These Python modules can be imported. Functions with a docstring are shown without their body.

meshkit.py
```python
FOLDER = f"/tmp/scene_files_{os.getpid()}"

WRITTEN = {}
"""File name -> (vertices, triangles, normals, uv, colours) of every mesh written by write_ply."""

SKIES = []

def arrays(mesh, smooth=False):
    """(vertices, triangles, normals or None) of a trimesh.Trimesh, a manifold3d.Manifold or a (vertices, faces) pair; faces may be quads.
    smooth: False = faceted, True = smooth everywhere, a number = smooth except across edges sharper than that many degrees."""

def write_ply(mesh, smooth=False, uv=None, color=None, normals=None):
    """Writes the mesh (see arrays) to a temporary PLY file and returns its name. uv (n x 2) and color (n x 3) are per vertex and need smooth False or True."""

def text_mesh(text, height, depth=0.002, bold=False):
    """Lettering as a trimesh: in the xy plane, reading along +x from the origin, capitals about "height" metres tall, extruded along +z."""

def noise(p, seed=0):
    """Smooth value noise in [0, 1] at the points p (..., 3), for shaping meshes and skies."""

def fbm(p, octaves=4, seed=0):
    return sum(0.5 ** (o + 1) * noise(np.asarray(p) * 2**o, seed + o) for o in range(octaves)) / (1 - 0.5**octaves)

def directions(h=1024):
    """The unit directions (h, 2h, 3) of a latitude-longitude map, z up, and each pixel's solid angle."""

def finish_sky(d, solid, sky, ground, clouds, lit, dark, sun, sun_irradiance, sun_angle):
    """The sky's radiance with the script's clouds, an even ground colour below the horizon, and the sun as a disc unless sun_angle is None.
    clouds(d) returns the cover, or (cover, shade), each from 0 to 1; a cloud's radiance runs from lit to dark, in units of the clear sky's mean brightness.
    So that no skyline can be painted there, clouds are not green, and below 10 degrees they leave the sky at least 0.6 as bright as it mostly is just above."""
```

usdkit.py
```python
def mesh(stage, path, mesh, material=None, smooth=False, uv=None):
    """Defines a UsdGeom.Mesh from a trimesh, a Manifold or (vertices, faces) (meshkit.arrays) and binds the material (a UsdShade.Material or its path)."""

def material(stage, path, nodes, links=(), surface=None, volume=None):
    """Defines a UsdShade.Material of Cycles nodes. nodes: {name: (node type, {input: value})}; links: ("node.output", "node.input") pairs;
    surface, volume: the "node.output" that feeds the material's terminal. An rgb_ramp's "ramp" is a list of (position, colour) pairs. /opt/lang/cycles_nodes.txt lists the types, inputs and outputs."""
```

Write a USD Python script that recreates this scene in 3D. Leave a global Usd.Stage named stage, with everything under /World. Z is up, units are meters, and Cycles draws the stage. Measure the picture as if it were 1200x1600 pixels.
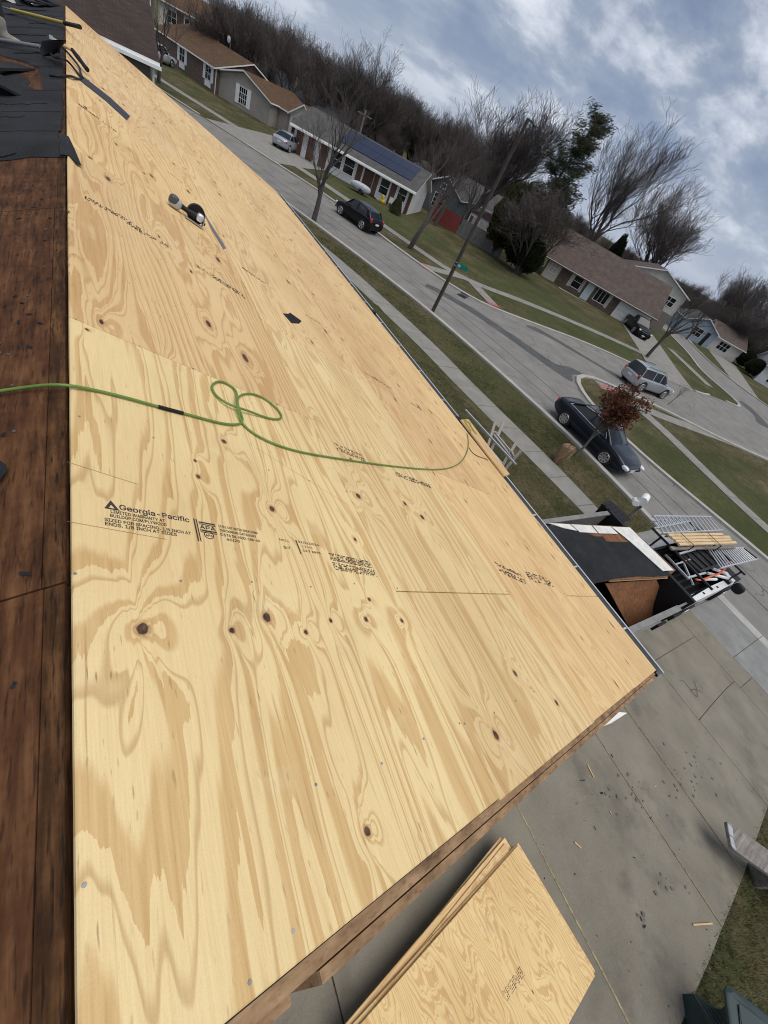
import math, random
import numpy as np, trimesh, shapely
import shapely.geometry as sg
import usdkit, meshkit
from pxr import Usd, UsdGeom, UsdLux, UsdShade, Gf, Sdf, Vt

stage = Usd.Stage.CreateInMemory()
UsdGeom.SetStageUpAxis(stage, UsdGeom.Tokens.z)
UsdGeom.SetStageMetersPerUnit(stage, 1.0)
WORLD = UsdGeom.Xform.Define(stage, '/World')
stage.SetDefaultPrim(WORLD.GetPrim())
UsdGeom.Scope.Define(stage, '/World/Looks')
rng = np.random.default_rng(7)
random.seed(7)

# ------------------------------------------------------------------ camera, sky, sun, exposure
Z0 = 6.14                                   # height of the roof ridge above the street
PITCH = 0.35578718734493
CP, SP = math.cos(PITCH), math.sin(PITCH)
CAM = np.array([0.106, -0.668, Z0 + 1.0])
RC = np.array([[0.8326077256876457, -0.4078932841341901, 0.37468312463129566],
               [-0.07205520311112565, -0.7505126974850661, -0.6569160818691412],
               [0.5491561006033354, 0.5199555362450857, -0.6542735035886941]])
FPX = 636.094
cam = UsdGeom.Camera.Define(stage, '/World/camera')
m = np.eye(4)
m[0, :3], m[1, :3], m[2, :3], m[3, :3] = RC[0], -RC[1], -RC[2], CAM
cam.AddTransformOp().Set(Gf.Matrix4d(*m.ravel().tolist()))
cam.CreateHorizontalApertureAttr(36.0)
cam.CreateVerticalApertureAttr(48.0)
cam.CreateFocalLengthAttr(36.0 * FPX / 1200)
cam.CreateClippingRangeAttr(Gf.Vec2f(0.05, 3000))
EXPOSURE = 0.62
cam.CreateExposureAttr(EXPOSURE)

SUN_DIR = np.array([0.12, -0.30, 0.95])     # towards the veiled sun
SUN_DIR /= np.linalg.norm(SUN_DIR)
sun = UsdLux.DistantLight.Define(stage, '/World/sun')
sun.CreateIntensityAttr(0.4)
sun.CreateAngleAttr(55.0)
sun.CreateNormalizeAttr(True)
sun.CreateColorAttr(Gf.Vec3f(1.0, 0.95, 0.87))
zb = SUN_DIR
xb = np.cross([0, 0, 1.0], zb); xb /= np.linalg.norm(xb)
yb = np.cross(zb, xb)
m = np.eye(4); m[0, :3], m[1, :3], m[2, :3] = xb, yb, zb
UsdGeom.Xformable(sun).AddTransformOp().Set(Gf.Matrix4d(*m.ravel().tolist()))


class NG:
    """collects shader nodes; an input given as '@node.output' is a link"""
    def __init__(s): s.nodes, s.links, s.k = {}, [], 0

    def n(s, kind, out=None, **inp):
        s.k += 1
        name = f'n{s.k}'
        vals = {}
        for a, b in inp.items():
            if isinstance(b, str) and b.startswith('@'):
                s.links.append((b[1:], f'{name}.{a}'))
            else:
                vals[a] = b
        s.nodes[name] = (kind, vals)
        return f'@{name}.{out}' if out else '@' + name

    def mth(s, t, a, b=0.0, c=0.0, clamp=False):
        return s.n('math', 'value', math_type=t, value1=a, value2=b, value3=c, use_clamp=clamp)

    def noise(s, vec, scale=(1, 1, 1), sc=1.0, detail=2.0, rough=0.5, dist=0.0, out='fac'):
        v = s.n('mapping', 'vector', mapping_type='point', vector=vec, scale=scale) if tuple(scale) != (1, 1, 1) else vec
        return s.n('noise_texture', out, dimensions='3D', type='fBM', vector=v, scale=sc, detail=detail, roughness=rough, distortion=dist)

    def ramp(s, fac, stops, out='color'):
        return s.n('rgb_ramp', out, fac=fac, ramp=stops)

    def mix(s, fac, a, b, t='mix'):
        return s.n('mix', 'color', mix_type=t, fac=fac, color1=a, color2=b)

    def make(s, path, surface=None, volume=None):
        return usdkit.material(stage, path, s.nodes, s.links, surface=surface[1:] if surface else None, volume=volume[1:] if volume else None)


# sky: single scattering sky with a layer of broken grey cloud
g = NG()
el, rot = math.asin(SUN_DIR[2]), math.atan2(SUN_DIR[0], SUN_DIR[1])
sky = g.n('sky_texture', 'color', sky_type='single_scattering', sun_disc=False, sun_elevation=el, sun_rotation=rot)
d = g.n('texture_coordinate', 'generated')
sep = g.n('separate_xyz', vector=d)
zz = g.mth('maximum', sep + '.z', 0.0)
dn = g.mth('add', zz, 0.30)
px_ = g.mth('divide', sep + '.x', dn)
py_ = g.mth('divide', sep + '.y', dn)
pl = g.n('combine_xyz', 'vector', x=px_, y=py_, z=0.0)
rotv = g.n('mapping', 'vector', mapping_type='point', vector=pl, rotation=(0, 0, 0.5), scale=(1.0, 1.25, 1.0))
n1 = g.noise(rotv, sc=2.0, detail=9.0, rough=0.58, dist=0.1)
n2 = g.noise(rotv, sc=0.75, detail=3.0, rough=0.5)
nn = g.mth('add', g.mth('multiply', n1, 0.62), g.mth('multiply', n2, 0.38))
shade = g.ramp(nn, [(0.395, (0.95, 1.32, 2.2)), (0.45, (1.45, 1.82, 2.65)), (0.49, (2.0, 2.35, 3.05)), (0.52, (3.2, 3.5, 4.1)), (0.575, (5.4, 5.6, 6.1))])
hz = g.mth('multiply', g.mth('subtract', 1.0, zz), 1.0)
hz = g.mth('power', hz, 9.0)
cl = g.mix(hz, shade, (2.9, 3.3, 4.1))
allc = g.mix(0.93, sky, cl)
bg = g.n('background_shader', 'background', color=allc, strength=0.1)
SKY = g.make('/World/Looks/sky_material', surface=bg)
dome = UsdLux.DomeLight.Define(stage, '/World/sky')
dome.CreateIntensityAttr(1.0)
UsdShade.MaterialBindingAPI.Apply(dome.GetPrim()).Bind(SKY)

# ------------------------------------------------------------------ helpers
COUNT = {}


def numbered(parent, name):
    k = COUNT.get((parent, name), -1) + 1
    COUNT[(parent, name)] = k
    return name if k == 0 else f'{name}_{k:03d}'


def mat4(loc=(0, 0, 0), rz=0.0, scale=1.0, R=None):
    M = np.eye(4)
    if R is None:
        c, s_ = math.cos(rz), math.sin(rz)
        R = np.array([[c, -s_, 0], [s_, c, 0], [0, 0, 1]])
    M[:3, :3] = np.asarray(R) * np.asarray(scale)
    M[:3, 3] = loc
    return M


def setx(prim, M):
    UsdGeom.Xformable(prim).MakeMatrixXform().Set(Gf.Matrix4d(*np.asarray(M, float).T.ravel().tolist()))


def tag(prim, label=None, cat=None, group=None, kind=None):
    for k, v in (('label', label), ('category', cat), ('group', group), ('kind', kind)):
        if v:
            prim.SetCustomDataByKey(k, v)
    return prim


def thing(name, label, cat, loc=(0, 0, 0), rz=0.0, group=None, M=None):
    p = UsdGeom.Xform.Define(stage, '/World/' + numbered('/World', name)).GetPrim()
    setx(p, mat4(loc, rz) if M is None else M)
    return tag(p, label, cat, group)


def part(parent, name, mesh, mat, smooth=False, label=None, kind=None, uv=None):
    par = '/World' if parent is None else str(parent.GetPath())
    p = usdkit.mesh(stage, par + '/' + numbered(par, name), mesh, mat, smooth=smooth, uv=uv).GetPrim()
    tag(p, label, None, None, kind)
    return p


def single(name, mesh, mat, label, cat, group=None, smooth=False, kind=None, M=None):
    p = part(None, name, mesh, mat, smooth)
    tag(p, label, cat, group, kind)
    if M is not None:
        setx(p, M)
    return p


def copy(src, M, label, group=None):
    p = UsdGeom.Xform.Define(stage, '/World/' + numbered('/World', src.GetName().rstrip('0123456789').rstrip('_'))).GetPrim()
    p.GetReferences().AddInternalReference(src.GetPath())
    p.SetInstanceable(True)
    setx(p, M)
    tag(p, label, src.GetCustomDataByKey('category'), group or src.GetCustomDataByKey('group'))
    return p


class MB:
    """mesh builder"""
    def __init__(s): s.v, s.f, s.k = [], [], 0

    def add(s, v, f):
        v = np.asarray(v, float).reshape(-1, 3); f = np.asarray(f, int)
        if f.ndim == 2 and f.shape[1] == 4:
            f = np.vstack([f[:, [0, 1, 2]], f[:, [0, 2, 3]]])
        s.v.append(v); s.f.append(f + s.k); s.k += len(v)
        return s

    def tm(s, t, M=None):
        v = np.array(t.vertices)
        if M is not None:
            v = v @ M[:3, :3].T + M[:3, 3]
        return s.add(v, t.faces)

    def box(s, lo, hi, M=None):
        x0, y0, z0 = lo; x1, y1, z1 = hi
        v = np.array([[x0, y0, z0], [x1, y0, z0], [x1, y1, z0], [x0, y1, z0], [x0, y0, z1], [x1, y0, z1], [x1, y1, z1], [x0, y1, z1]], float)
        if M is not None:
            v = v @ M[:3, :3].T + M[:3, 3]
        return s.add(v, [[0, 3, 2, 1], [4, 5, 6, 7], [0, 1, 5, 4], [1, 2, 6, 5], [2, 3, 7, 6], [3, 0, 4, 7]])

    def bar(s, a, b, w, h=None, up=(0, 0, 1)):
        """rectangular bar from a to b"""
        a, b = np.asarray(a, float), np.asarray(b, float); h = h or w
        t = b - a; L = np.linalg.norm(t); t /= L
        x = np.cross(up, t)
        if np.linalg.norm(x) < 1e-3: x = np.cross((1, 0, 0), t)
        x /= np.linalg.norm(x); y = np.cross(t, x)
        M = np.eye(4); M[:3, 0], M[:3, 1], M[:3, 2], M[:3, 3] = x, y, t, a
        return s.box((-w / 2, -h / 2, 0), (w / 2, h / 2, L), M)

    def tube(s, pts, r, n=8, caps=True):
        pts = np.asarray(pts, float); m_ = len(pts)
        r = np.broadcast_to(np.asarray(r, float), (m_,))
        t = np.gradient(pts, axis=0) if m_ > 2 else np.repeat(pts[1:] - pts[:1], 2, 0)
        t /= np.maximum(np.linalg.norm(t, axis=1, keepdims=True), 1e-9)
        ref = np.array([0, 0, 1.0]) if abs(t[0, 2]) < 0.9 else np.array([1.0, 0, 0])
        x = np.cross(ref, t[0]); x /= np.linalg.norm(x)
        rings = []
        a = np.arange(n) / n * 2 * np.pi
        for i in range(m_):
            x = x - t[i] * (x @ t[i]); x /= max(np.linalg.norm(x), 1e-9)
            y = np.cross(t[i], x)
            rings.append(pts[i] + r[i] * (np.cos(a)[:, None] * x + np.sin(a)[:, None] * y))
        v = np.concatenate(rings)
        f = []
        for i in range(m_ - 1):
            for j in range(n):
                k = (j + 1) % n
                f.append([i * n + j, i * n + k, (i + 1) * n + k, (i + 1) * n + j])
        s.add(v, f)
        if caps:
            s.add(rings[0], [[0, j + 1, j] for j in range(1, n - 1)])
            s.add(rings[-1], [[0, j, j + 1] for j in range(1, n - 1)])
        return s

    def prism(s, poly, z0, z1, M=None):
        """poly: shapely polygon or list of xy"""
        poly = poly if hasattr(poly, 'geom_type') else sg.Polygon(poly)
        for q in getattr(poly, 'geoms', [poly]):
            if q.area < 1e-8: continue
            t = trimesh.creation.extrude_polygon(q, z1 - z0, engine='earcut')
            v = np.array(t.vertices); v[:, 2] += z0
            if M is not None:
                v = v @ M[:3, :3].T + M[:3, 3]
            s.add(v, t.faces)
        return s

    def loft(s, rings, cap=True):
        n = len(rings[0]); v = np.concatenate(rings); f = []
        for i in range(len(rings) - 1):
            for j in range(n):
                k = (j + 1) % n
                f.append([i * n + j, i * n + k, (i + 1) * n + k, (i + 1) * n + j])
        s.add(v, f)
        if cap:
            for R_, rev in ((rings[0], True), (rings[-1], False)):
                c = R_.mean(0); vv = np.vstack([R_, c])
                ff = [[j, (j + 1) % n, n] for j in range(n)]
                s.add(vv, [q[::-1] for q in ff] if rev else ff)
        return s

    def cyl(s, c, r, h, axis=1, n=20):
        t = trimesh.creation.cylinder(radius=r, height=h, sections=n)
        v = np.array(t.vertices)
        if axis == 1: v = v[:, [0, 2, 1]] * [1, -1, 1]
        if axis == 0: v = v[:, [2, 1, 0]] * [-1, 1, 1]
        return s.add(v + np.asarray(c), t.faces)

    def out(s):
        return trimesh.Trimesh(np.concatenate(s.v), np.concatenate(s.f), process=False)


def ray(u, v):
    return np.array([(u - 600) / FPX, (v - 800) / FPX, 1.0]) @ RC


XS = ([-60, 4, 5, 10, 15, 20, 25, 31, 40, 60, 400], [14.3, 14.3, 14.2, 13.6, 13.0, 12.2, 11.4, 9.7, 7.0, 2.0, -60])


def terrain(x, y):
    """the lot in front of the house falls towards the pavement; the street is level"""
    t = np.clip((np.interp(y, *XS) - np.asarray(x, float)) / 9.2, 0, 1)
    t = t * t * (3 - 2 * t) * 0.35 + t * 0.65
    return 1.6 * t


def G(u, v, h=0.0):
    """the ground point (x, y) seen at a pixel of the photograph, h above the ground"""
    d_ = ray(u, v); z = 0.0
    for _ in range(12):
        P = CAM + d_ * (z + h - CAM[2]) / d_[2]
        z = float(terrain(P[0], P[1]))
    return P[:2]


def GZ(u, v, z):
    d_ = ray(u, v)
    return CAM + d_ * (z - CAM[2]) / d_[2]


def far(u, v, D):
    """place and height of something whose top is seen at a pixel, D metres away"""
    d_ = ray(u, v); k = D / math.hypot(d_[0], d_[1])
    P = CAM + d_ * k
    return P[0], P[1], P[2]


E1, E2, EN = np.array([CP, 0, -SP]), np.array([0, 1.0, 0]), np.array([SP, 0, CP])
RM = np.eye(4); RM[:3, 0], RM[:3, 1], RM[:3, 2], RM[:3, 3] = E1, E2, EN, (0, 0, Z0)      # roof frame: across, along the ridge, out of the roof
LM = np.eye(4); LM[:3, 0], LM[:3, 1], LM[:3, 2], LM[:3, 3] = (-CP, 0, -SP), (0, -1.0, 0), (-SP, 0, CP), (0, 0, Z0)


def RP(s_, y, h=0.0):
    s_ = float(s_)
    if s_ >= 0:
        return np.array([0, 0, Z0]) + s_ * E1 + y * E2 + h * EN
    return np.array([0, 0, Z0]) + (-s_) * np.array([-CP, 0, -SP]) + y * E2 + h * np.array([-SP, 0, CP])


def spline(pts, n=8):
    from scipy.interpolate import splprep, splev
    pts = np.asarray(pts, float)
    tck, _ = splprep(pts.T, s=0, k=min(3, len(pts) - 1))
    return np.array(splev(np.linspace(0, 1, n * len(pts)), tck)).T


# ------------------------------------------------------------------ materials
def flat(name, col, rough=0.6, metal=0.0, spec=0.5, noise=0.0, scale=4.0, coat=0.0, bump=0.0):
    g = NG()
    kw = dict(roughness=rough, metallic=metal, specular_ior_level=spec, coat_weight=coat)
    if noise or bump:
        p = g.n('geometry', 'position')
        nz = g.noise(p, sc=scale, detail=5.0, rough=0.6)
        if noise:
            lo, hi = [c * (1 - noise) for c in col], [min(1, c * (1 + noise)) for c in col]
            kw['base_color'] = g.ramp(nz, [(0.3, lo), (0.7, hi)])
        else:
            kw['base_color'] = col
        if bump:
            kw['normal'] = g.n('bump', 'normal', height=nz, strength=bump, distance=0.02)
    else:
        kw['base_color'] = col
    return g.make('/World/Looks/' + name, surface=g.n('principled_bsdf', 'BSDF', **kw))


def paint(name, col, metal=0.3, coat=0.6):
    g = NG()
    p = g.n('geometry', 'position')
    nz = g.noise(p, sc=2.0, detail=4.0)
    c = g.ramp(nz, [(0.3, [x * 0.88 for x in col]), (0.7, [min(1, x * 1.08) for x in col])])
    return g.make('/World/Looks/' + name, surface=g.n('principled_bsdf', 'BSDF', base_color=c, roughness=0.32, metallic=metal, coat_weight=coat, coat_roughness=0.08, specular_ior_level=0.5 if coat > .4 else 0.25))


def plywood(name, F=9.0, knots=(), vor=True, tone=(1, 1, 1), stretch=0.24, slits=0.5, contrast=1.0, wob=1.0, lines=0.3):
    """rotary cut pine: growth rings are level lines of a smooth field drawn out along the grain and pinched at the knots"""
    g = NG()
    a = g.n('attribute', 'vector', attribute='st')
    sp = g.n('separate_xyz', vector=a)
    u, v = sp + '.x', sp + '.y'
    fib = g.noise(a, (70, 1.6, 1), 1.0, 3.0, 0.6)
    fine = g.noise(a, (230, 7, 1), 1.0, 2.0, 0.6)
    wn = g.noise(a, (60, 34, 1), 1.0, 2.0, 0.6)
    core = halo = bump_ = None
    uw = u
    up = lambda p, q: q if p is None else g.mth('maximum', p, q)
    for (s_, y_, r_, amp) in knots:
        r_ = r_ * .66
        du = g.mth('divide', g.mth('subtract', u, s_), r_)
        dv = g.mth('divide', g.mth('subtract', v, y_), r_)
        d2 = g.mth('multiply', du, du)
        v2 = g.mth('multiply', dv, dv)
        # rings are drawn in towards the knot above and below it
        w = g.mth('exponent', g.mth('multiply', g.mth('add', g.mth('multiply', d2, 0.050), g.mth('multiply', v2, 0.0075)), -1.0))
        uw = g.mth('add', uw, g.mth('multiply', g.mth('multiply', du, r_ * 3.0), w))
        rr = g.mth('sqrt', g.mth('add', d2, g.mth('multiply', v2, 0.7)))
        b_ = g.mth('multiply', g.mth('exponent', g.mth('multiply', rr, -0.30)), amp * .42)
        bump_ = b_ if bump_ is None else g.mth('add', bump_, b_)
        rn = g.mth('add', rr, g.mth('multiply_add', wn, 0.9, -0.45))
        core = up(core, g.n('map_range', 'result', range_type='smoothstep', value=rn, from_min=0.8, from_max=1.1, to_min=1.0, to_max=0.0))
        halo = up(halo, g.n('map_range', 'result', range_type='smoothstep', value=rn, from_min=0.9, from_max=2.0, to_min=1.0, to_max=0.0))
    if vor:
        mv = g.n('mapping', 'vector', mapping_type='point', vector=a, scale=(3.1, 1.15, 1))
        vo = g.n('voronoi_texture', dimensions='2D', feature='f1', vector=mv, scale=1.0, randomness=1.0)
        cr = g.n('separate_xyz', vector=vo + '.color')
        ms, ps = g.n('separate_xyz', vector=mv), g.n('separate_xyz', vector=vo + '.position')
        dx = g.mth('subtract', ms + '.x', ps + '.x')
        on = g.mth('greater_than', cr + '.x', 1 - slits)
        w = g.mth('multiply', on, g.mth('exponent', g.mth('multiply', g.mth('multiply', vo + '.distance', vo + '.distance'), -26.0)))
        uw = g.mth('add', uw, g.mth('multiply', g.mth('multiply', dx, 0.75), w))
        b_ = g.mth('multiply', g.mth('multiply', g.mth('exponent', g.mth('multiply', vo + '.distance', -9.0)), on), g.mth('multiply_add', cr + '.y', 0.34, -0.05))
        bump_ = b_ if bump_ is None else g.mth('add', bump_, b_)
        sz = g.mth('multiply_add', cr + '.z', 0.040, 0.014)
        q = g.mth('add', g.mth('divide', vo + '.distance', sz), g.mth('multiply_add', wn, 0.8, -0.4))
        core = up(core, g.mth('multiply', on, g.n('map_range', 'result', range_type='smoothstep', value=q, from_min=0.75, from_max=1.15, to_min=1.0, to_max=0.0)))
        halo = up(halo, g.mth('multiply', on, g.n('map_range', 'result', range_type='smoothstep', value=q, from_min=0.9, from_max=2.6, to_min=0.8, to_max=0.0)))
    wv = g.n('combine_xyz', 'vector', x=uw, y=v, z=0.0)
    nA = g.noise(wv, (1.7, stretch * 1.2, 1), 1.0, 2.0, 0.45)
    nB = g.noise(wv, (5.0, stretch * 3.0, 1), 1.0, 3.0, 0.5)
    H = g.mth('multiply', uw, 0.75)
    H = g.mth('multiply_add', nA, 1.35 * wob, H)
    H = g.mth('multiply_add', nB, 0.28 * wob, H)
    if bump_ is not None: H = g.mth('add', H, bump_)
    ring = g.mth('fraction', g.mth('multiply', H, F))
    Hs = g.mth('multiply_add', fib, 0.24 / F, g.mth('multiply_add', g.noise(a, (24, 1.0, 1), 1.0, 2.0, 0.5), 0.26 / F, H))
    soft = g.mth('fraction', g.mth('multiply', Hs, F))
    t = lambda c: tuple(x * y for x, y in zip(c, tone))
    cr_, ta_, dk_ = (0.71, 0.550, 0.290), (0.565, 0.380, 0.172), (0.42, 0.248, 0.100)
    mixc = lambda p, q, w: tuple(x + (y - x) * w for x, y in zip(p, q))
    ta_, dk_ = mixc(cr_, ta_, contrast), mixc(cr_, dk_, contrast)
    # band: feathered on its inner side, crisp on the outer; now and then only a thin line of late wood
    bandw = g.noise(wv, (2.6, stretch * 1.6, 1), 1.3, 1.0, 0.5)
    lo = g.n('map_range', 'result', range_type='linear', value=bandw, from_min=0.35, from_max=0.65, to_min=0.90 - lines * .1, to_max=0.54, clamp=True)
    inner = g.n('map_range', 'result', range_type='smoothstep', value=g.mth('subtract', soft, lo), from_min=-0.06, from_max=0.10, to_min=0.0, to_max=1.0)
    outer = g.n('map_range', 'result', range_type='smoothstep', value=ring, from_min=0.955, from_max=0.992, to_min=1.0, to_max=0.0)
    inn2 = g.mth('multiply', inner, g.n('map_range', 'result', range_type='linear', value=ring, from_min=0.02, from_max=0.12, to_min=0.0, to_max=1.0, clamp=True))
    band = g.mth('multiply', inn2, outer)
    edge = g.mth('multiply', outer, g.n('map_range', 'result', range_type='smoothstep', value=ring, from_min=0.86, from_max=0.95, to_min=0.0, to_max=1.0))
    col = g.mix(band, t(cr_), t(ta_))
    col = g.mix(g.mth('multiply', edge, 0.62), col, t(dk_))
    br = g.noise(a, (1.1, 0.5, 1), 1.3, 3.0, 0.55)
    col = g.mix(1.0, col, g.ramp(br, [(0.3, (0.88, 0.83, 0.78)), (0.5, (0.98, 0.97, 0.95)), (0.72, (1.05, 1.06, 1.07))]), 'multiply')
    col = g.mix(1.0, col, g.ramp(g.n('object_info', 'random'), [(0.0, (0.93, 0.90, 0.88)), (0.5, (1.0, 1.0, 1.0)), (1.0, (1.03, 1.02, 0.97))]), 'multiply')
    # fibre streaks only inside the late wood, faint elsewhere
    fs = g.ramp(fib, [(0.30, (0.84, 0.78, 0.70)), (0.52, (1, 1, 1)), (0.75, (1.10, 1.14, 1.2))])
    col = g.mix(g.mth('multiply_add', band, 0.6, 0.22), col, g.mix(1.0, col, fs, 'multiply'))
    col = g.mix(1.0, col, g.ramp(fine, [(0.3, (0.94, 0.925, 0.90)), (0.6, (1.02, 1.02, 1.02))]), 'multiply')
    fl = g.noise(a, (110, 16, 1), 1.0, 1.0, 0.5)
    patchy = g.n('map_range', 'result', range_type='linear', value=g.noise(a, (3, 1.5, 1), 1.0, 3.0, 0.6), from_min=0.45, from_max=0.65, to_min=0.15, to_max=1.0, clamp=True)
    col = g.mix(g.mth('multiply', patchy, g.n('map_range', 'result', range_type='linear', value=fl, from_min=0.68, from_max=0.76, to_min=0.0, to_max=0.75, clamp=True)), col, t((0.22, 0.12, 0.055)))
    dirt = g.noise(a, (2.2, 1.4, 1), 1.6, 6.0, 0.7)
    col = g.mix(g.n('map_range', 'result', range_type='linear', value=dirt, from_min=0.56, from_max=0.78, to_min=0.0, to_max=0.30, clamp=True), col, (0.34, 0.25, 0.16))
    spl = g.noise(a, (46, 0.9, 1), 1.0, 4.0, 0.62)
    spm = g.mth('multiply', patchy, g.n('map_range', 'result', range_type='linear', value=spl, from_min=0.665, from_max=0.70, to_min=0.0, to_max=0.55, clamp=True))
    col = g.mix(spm, col, t((0.36, 0.215, 0.10)))
    grit = g.noise(a, sc=260.0, detail=2.0, rough=0.6)
    col = g.mix(1.0, col, g.ramp(grit, [(0.3, (0.95, 0.94, 0.925)), (0.55, (1.01, 1.01, 1.01))]), 'multiply')
    wash = g.noise(a, (1.2, 2.2, 1), 2.2, 5.0, 0.62)
    col = g.mix(g.n('map_range', 'result', range_type='linear', value=wash, from_min=0.60, from_max=0.76, to_min=0.0, to_max=0.25, clamp=True), col, t((0.78, 0.67, 0.45)))
    if core is not None:
        col = g.mix(g.mth('multiply', halo, 0.7), col, t((0.36, 0.175, 0.07)))
        col = g.mix(g.mth('multiply', core, g.n('map_range', 'result', range_type='linear', value=wn, from_min=0.25, from_max=0.6, to_min=0.75, to_max=1.0, clamp=True)), col, (0.045, 0.023, 0.016))
    hgt = g.mth('add', g.mth('multiply', fine, 0.5), g.mth('multiply', fib, 0.6))
    if core is not None:
        hgt = g.mth('subtract', hgt, core)
    bp = g.n('bump', 'normal', height=hgt, strength=0.22, distance=0.002)
    return g.make('/World/Looks/' + name, surface=g.n('principled_bsdf', 'BSDF', base_color=col, roughness=0.62, specular_ior_level=0.3, normal=bp))


def oldwood(name, c0, c1, c2, axis='y', sc=1.0, dark=0.5, sp=0.3, k=(34, 1.6)):
    """weathered boards, grain along world axis"""
    g = NG()
    p = g.n('geometry', 'position')
    k = {'y': (k[0], k[1], k[0]), 'x': (k[1], k[0], k[0]), 'z': (k[0], k[0], k[1])}[axis]
    f1 = g.noise(p, tuple(x * sc for x in k), 1.0, 4.0, 0.6)
    f2 = g.noise(p, (5.0, 5.0, 5.0), 1.0 * sc, 6.0, 0.7)
    f3 = g.noise(p, tuple(x * sc * 3 for x in k), 1.0, 2.0, 0.6)
    col = g.ramp(g.mth('add', g.mth('multiply', f1, 0.6), g.mth('multiply', f2, 0.4)), [(0.32, c0), (0.5, c1), (0.68, c2)])
    col = g.mix(g.n('map_range', 'result', range_type='linear', value=f3, from_min=0.55, from_max=0.68, to_min=0.0, to_max=dark, clamp=True), col, (0.012, 0.008, 0.006))
    bp = g.n('bump', 'normal', height=f1, strength=0.5, distance=0.004)
    return g.make('/World/Looks/' + name, surface=g.n('principled_bsdf', 'BSDF', base_color=col, roughness=0.8, specular_ior_level=sp, normal=bp))


def ground_mat(name, stops, sc=3.0, fine=40.0, amt=0.25, rough=0.9, stains=None, cracks=None, bump=0.2):
    g = NG()
    p = g.n('geometry', 'position')
    a = g.noise(p, sc=sc, detail=6.0, rough=0.62)
    f = g.noise(p, sc=fine, detail=3.0, rough=0.7)
    col = g.ramp(a, stops)
    col = g.mix(1.0, col, g.ramp(f, [(0.25, (1 - amt,) * 3), (0.75, (1 + amt,) * 3)]), 'multiply')
    if stains:
        s_ = g.noise(p, sc=stains[0], detail=5.0, rough=0.65)
        col = g.mix(g.n('map_range', 'result', range_type='linear', value=s_, from_min=stains[1], from_max=stains[1] + 0.14, to_min=0.0, to_max=stains[3], clamp=True), col, stains[2])
    if cracks:
        wv = g.noise(p, sc=0.9, detail=4.0, rough=0.6, out='color')
        pw = g.n('vector_math', 'vector', math_type='multiply_add', vector1=wv, vector2=(1.3, 1.3, 0), vector3=p)
        vo = g.n('voronoi_texture', 'distance', dimensions='2D', feature='distance_to_edge', vector=pw, scale=cracks[0])
        m1 = g.n('map_range', 'result', range_type='linear', value=vo, from_min=0.0, from_max=cracks[1], to_min=1.0, to_max=0.0, clamp=True)
        gate = g.n('map_range', 'result', range_type='linear', value=g.noise(p, sc=0.13, detail=2.0), from_min=0.46, from_max=0.56, to_min=0.0, to_max=cracks[2], clamp=True)
        col = g.mix(g.mth('multiply', m1, gate), col, (0.035, 0.034, 0.033))
    bp = g.n('bump', 'normal', height=f, strength=bump, distance=0.01)
    return g.make('/World/Looks/' + name, surface=g.n('principled_bsdf', 'BSDF', base_color=col, roughness=rough, specular_ior_level=0.25, normal=bp))


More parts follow.
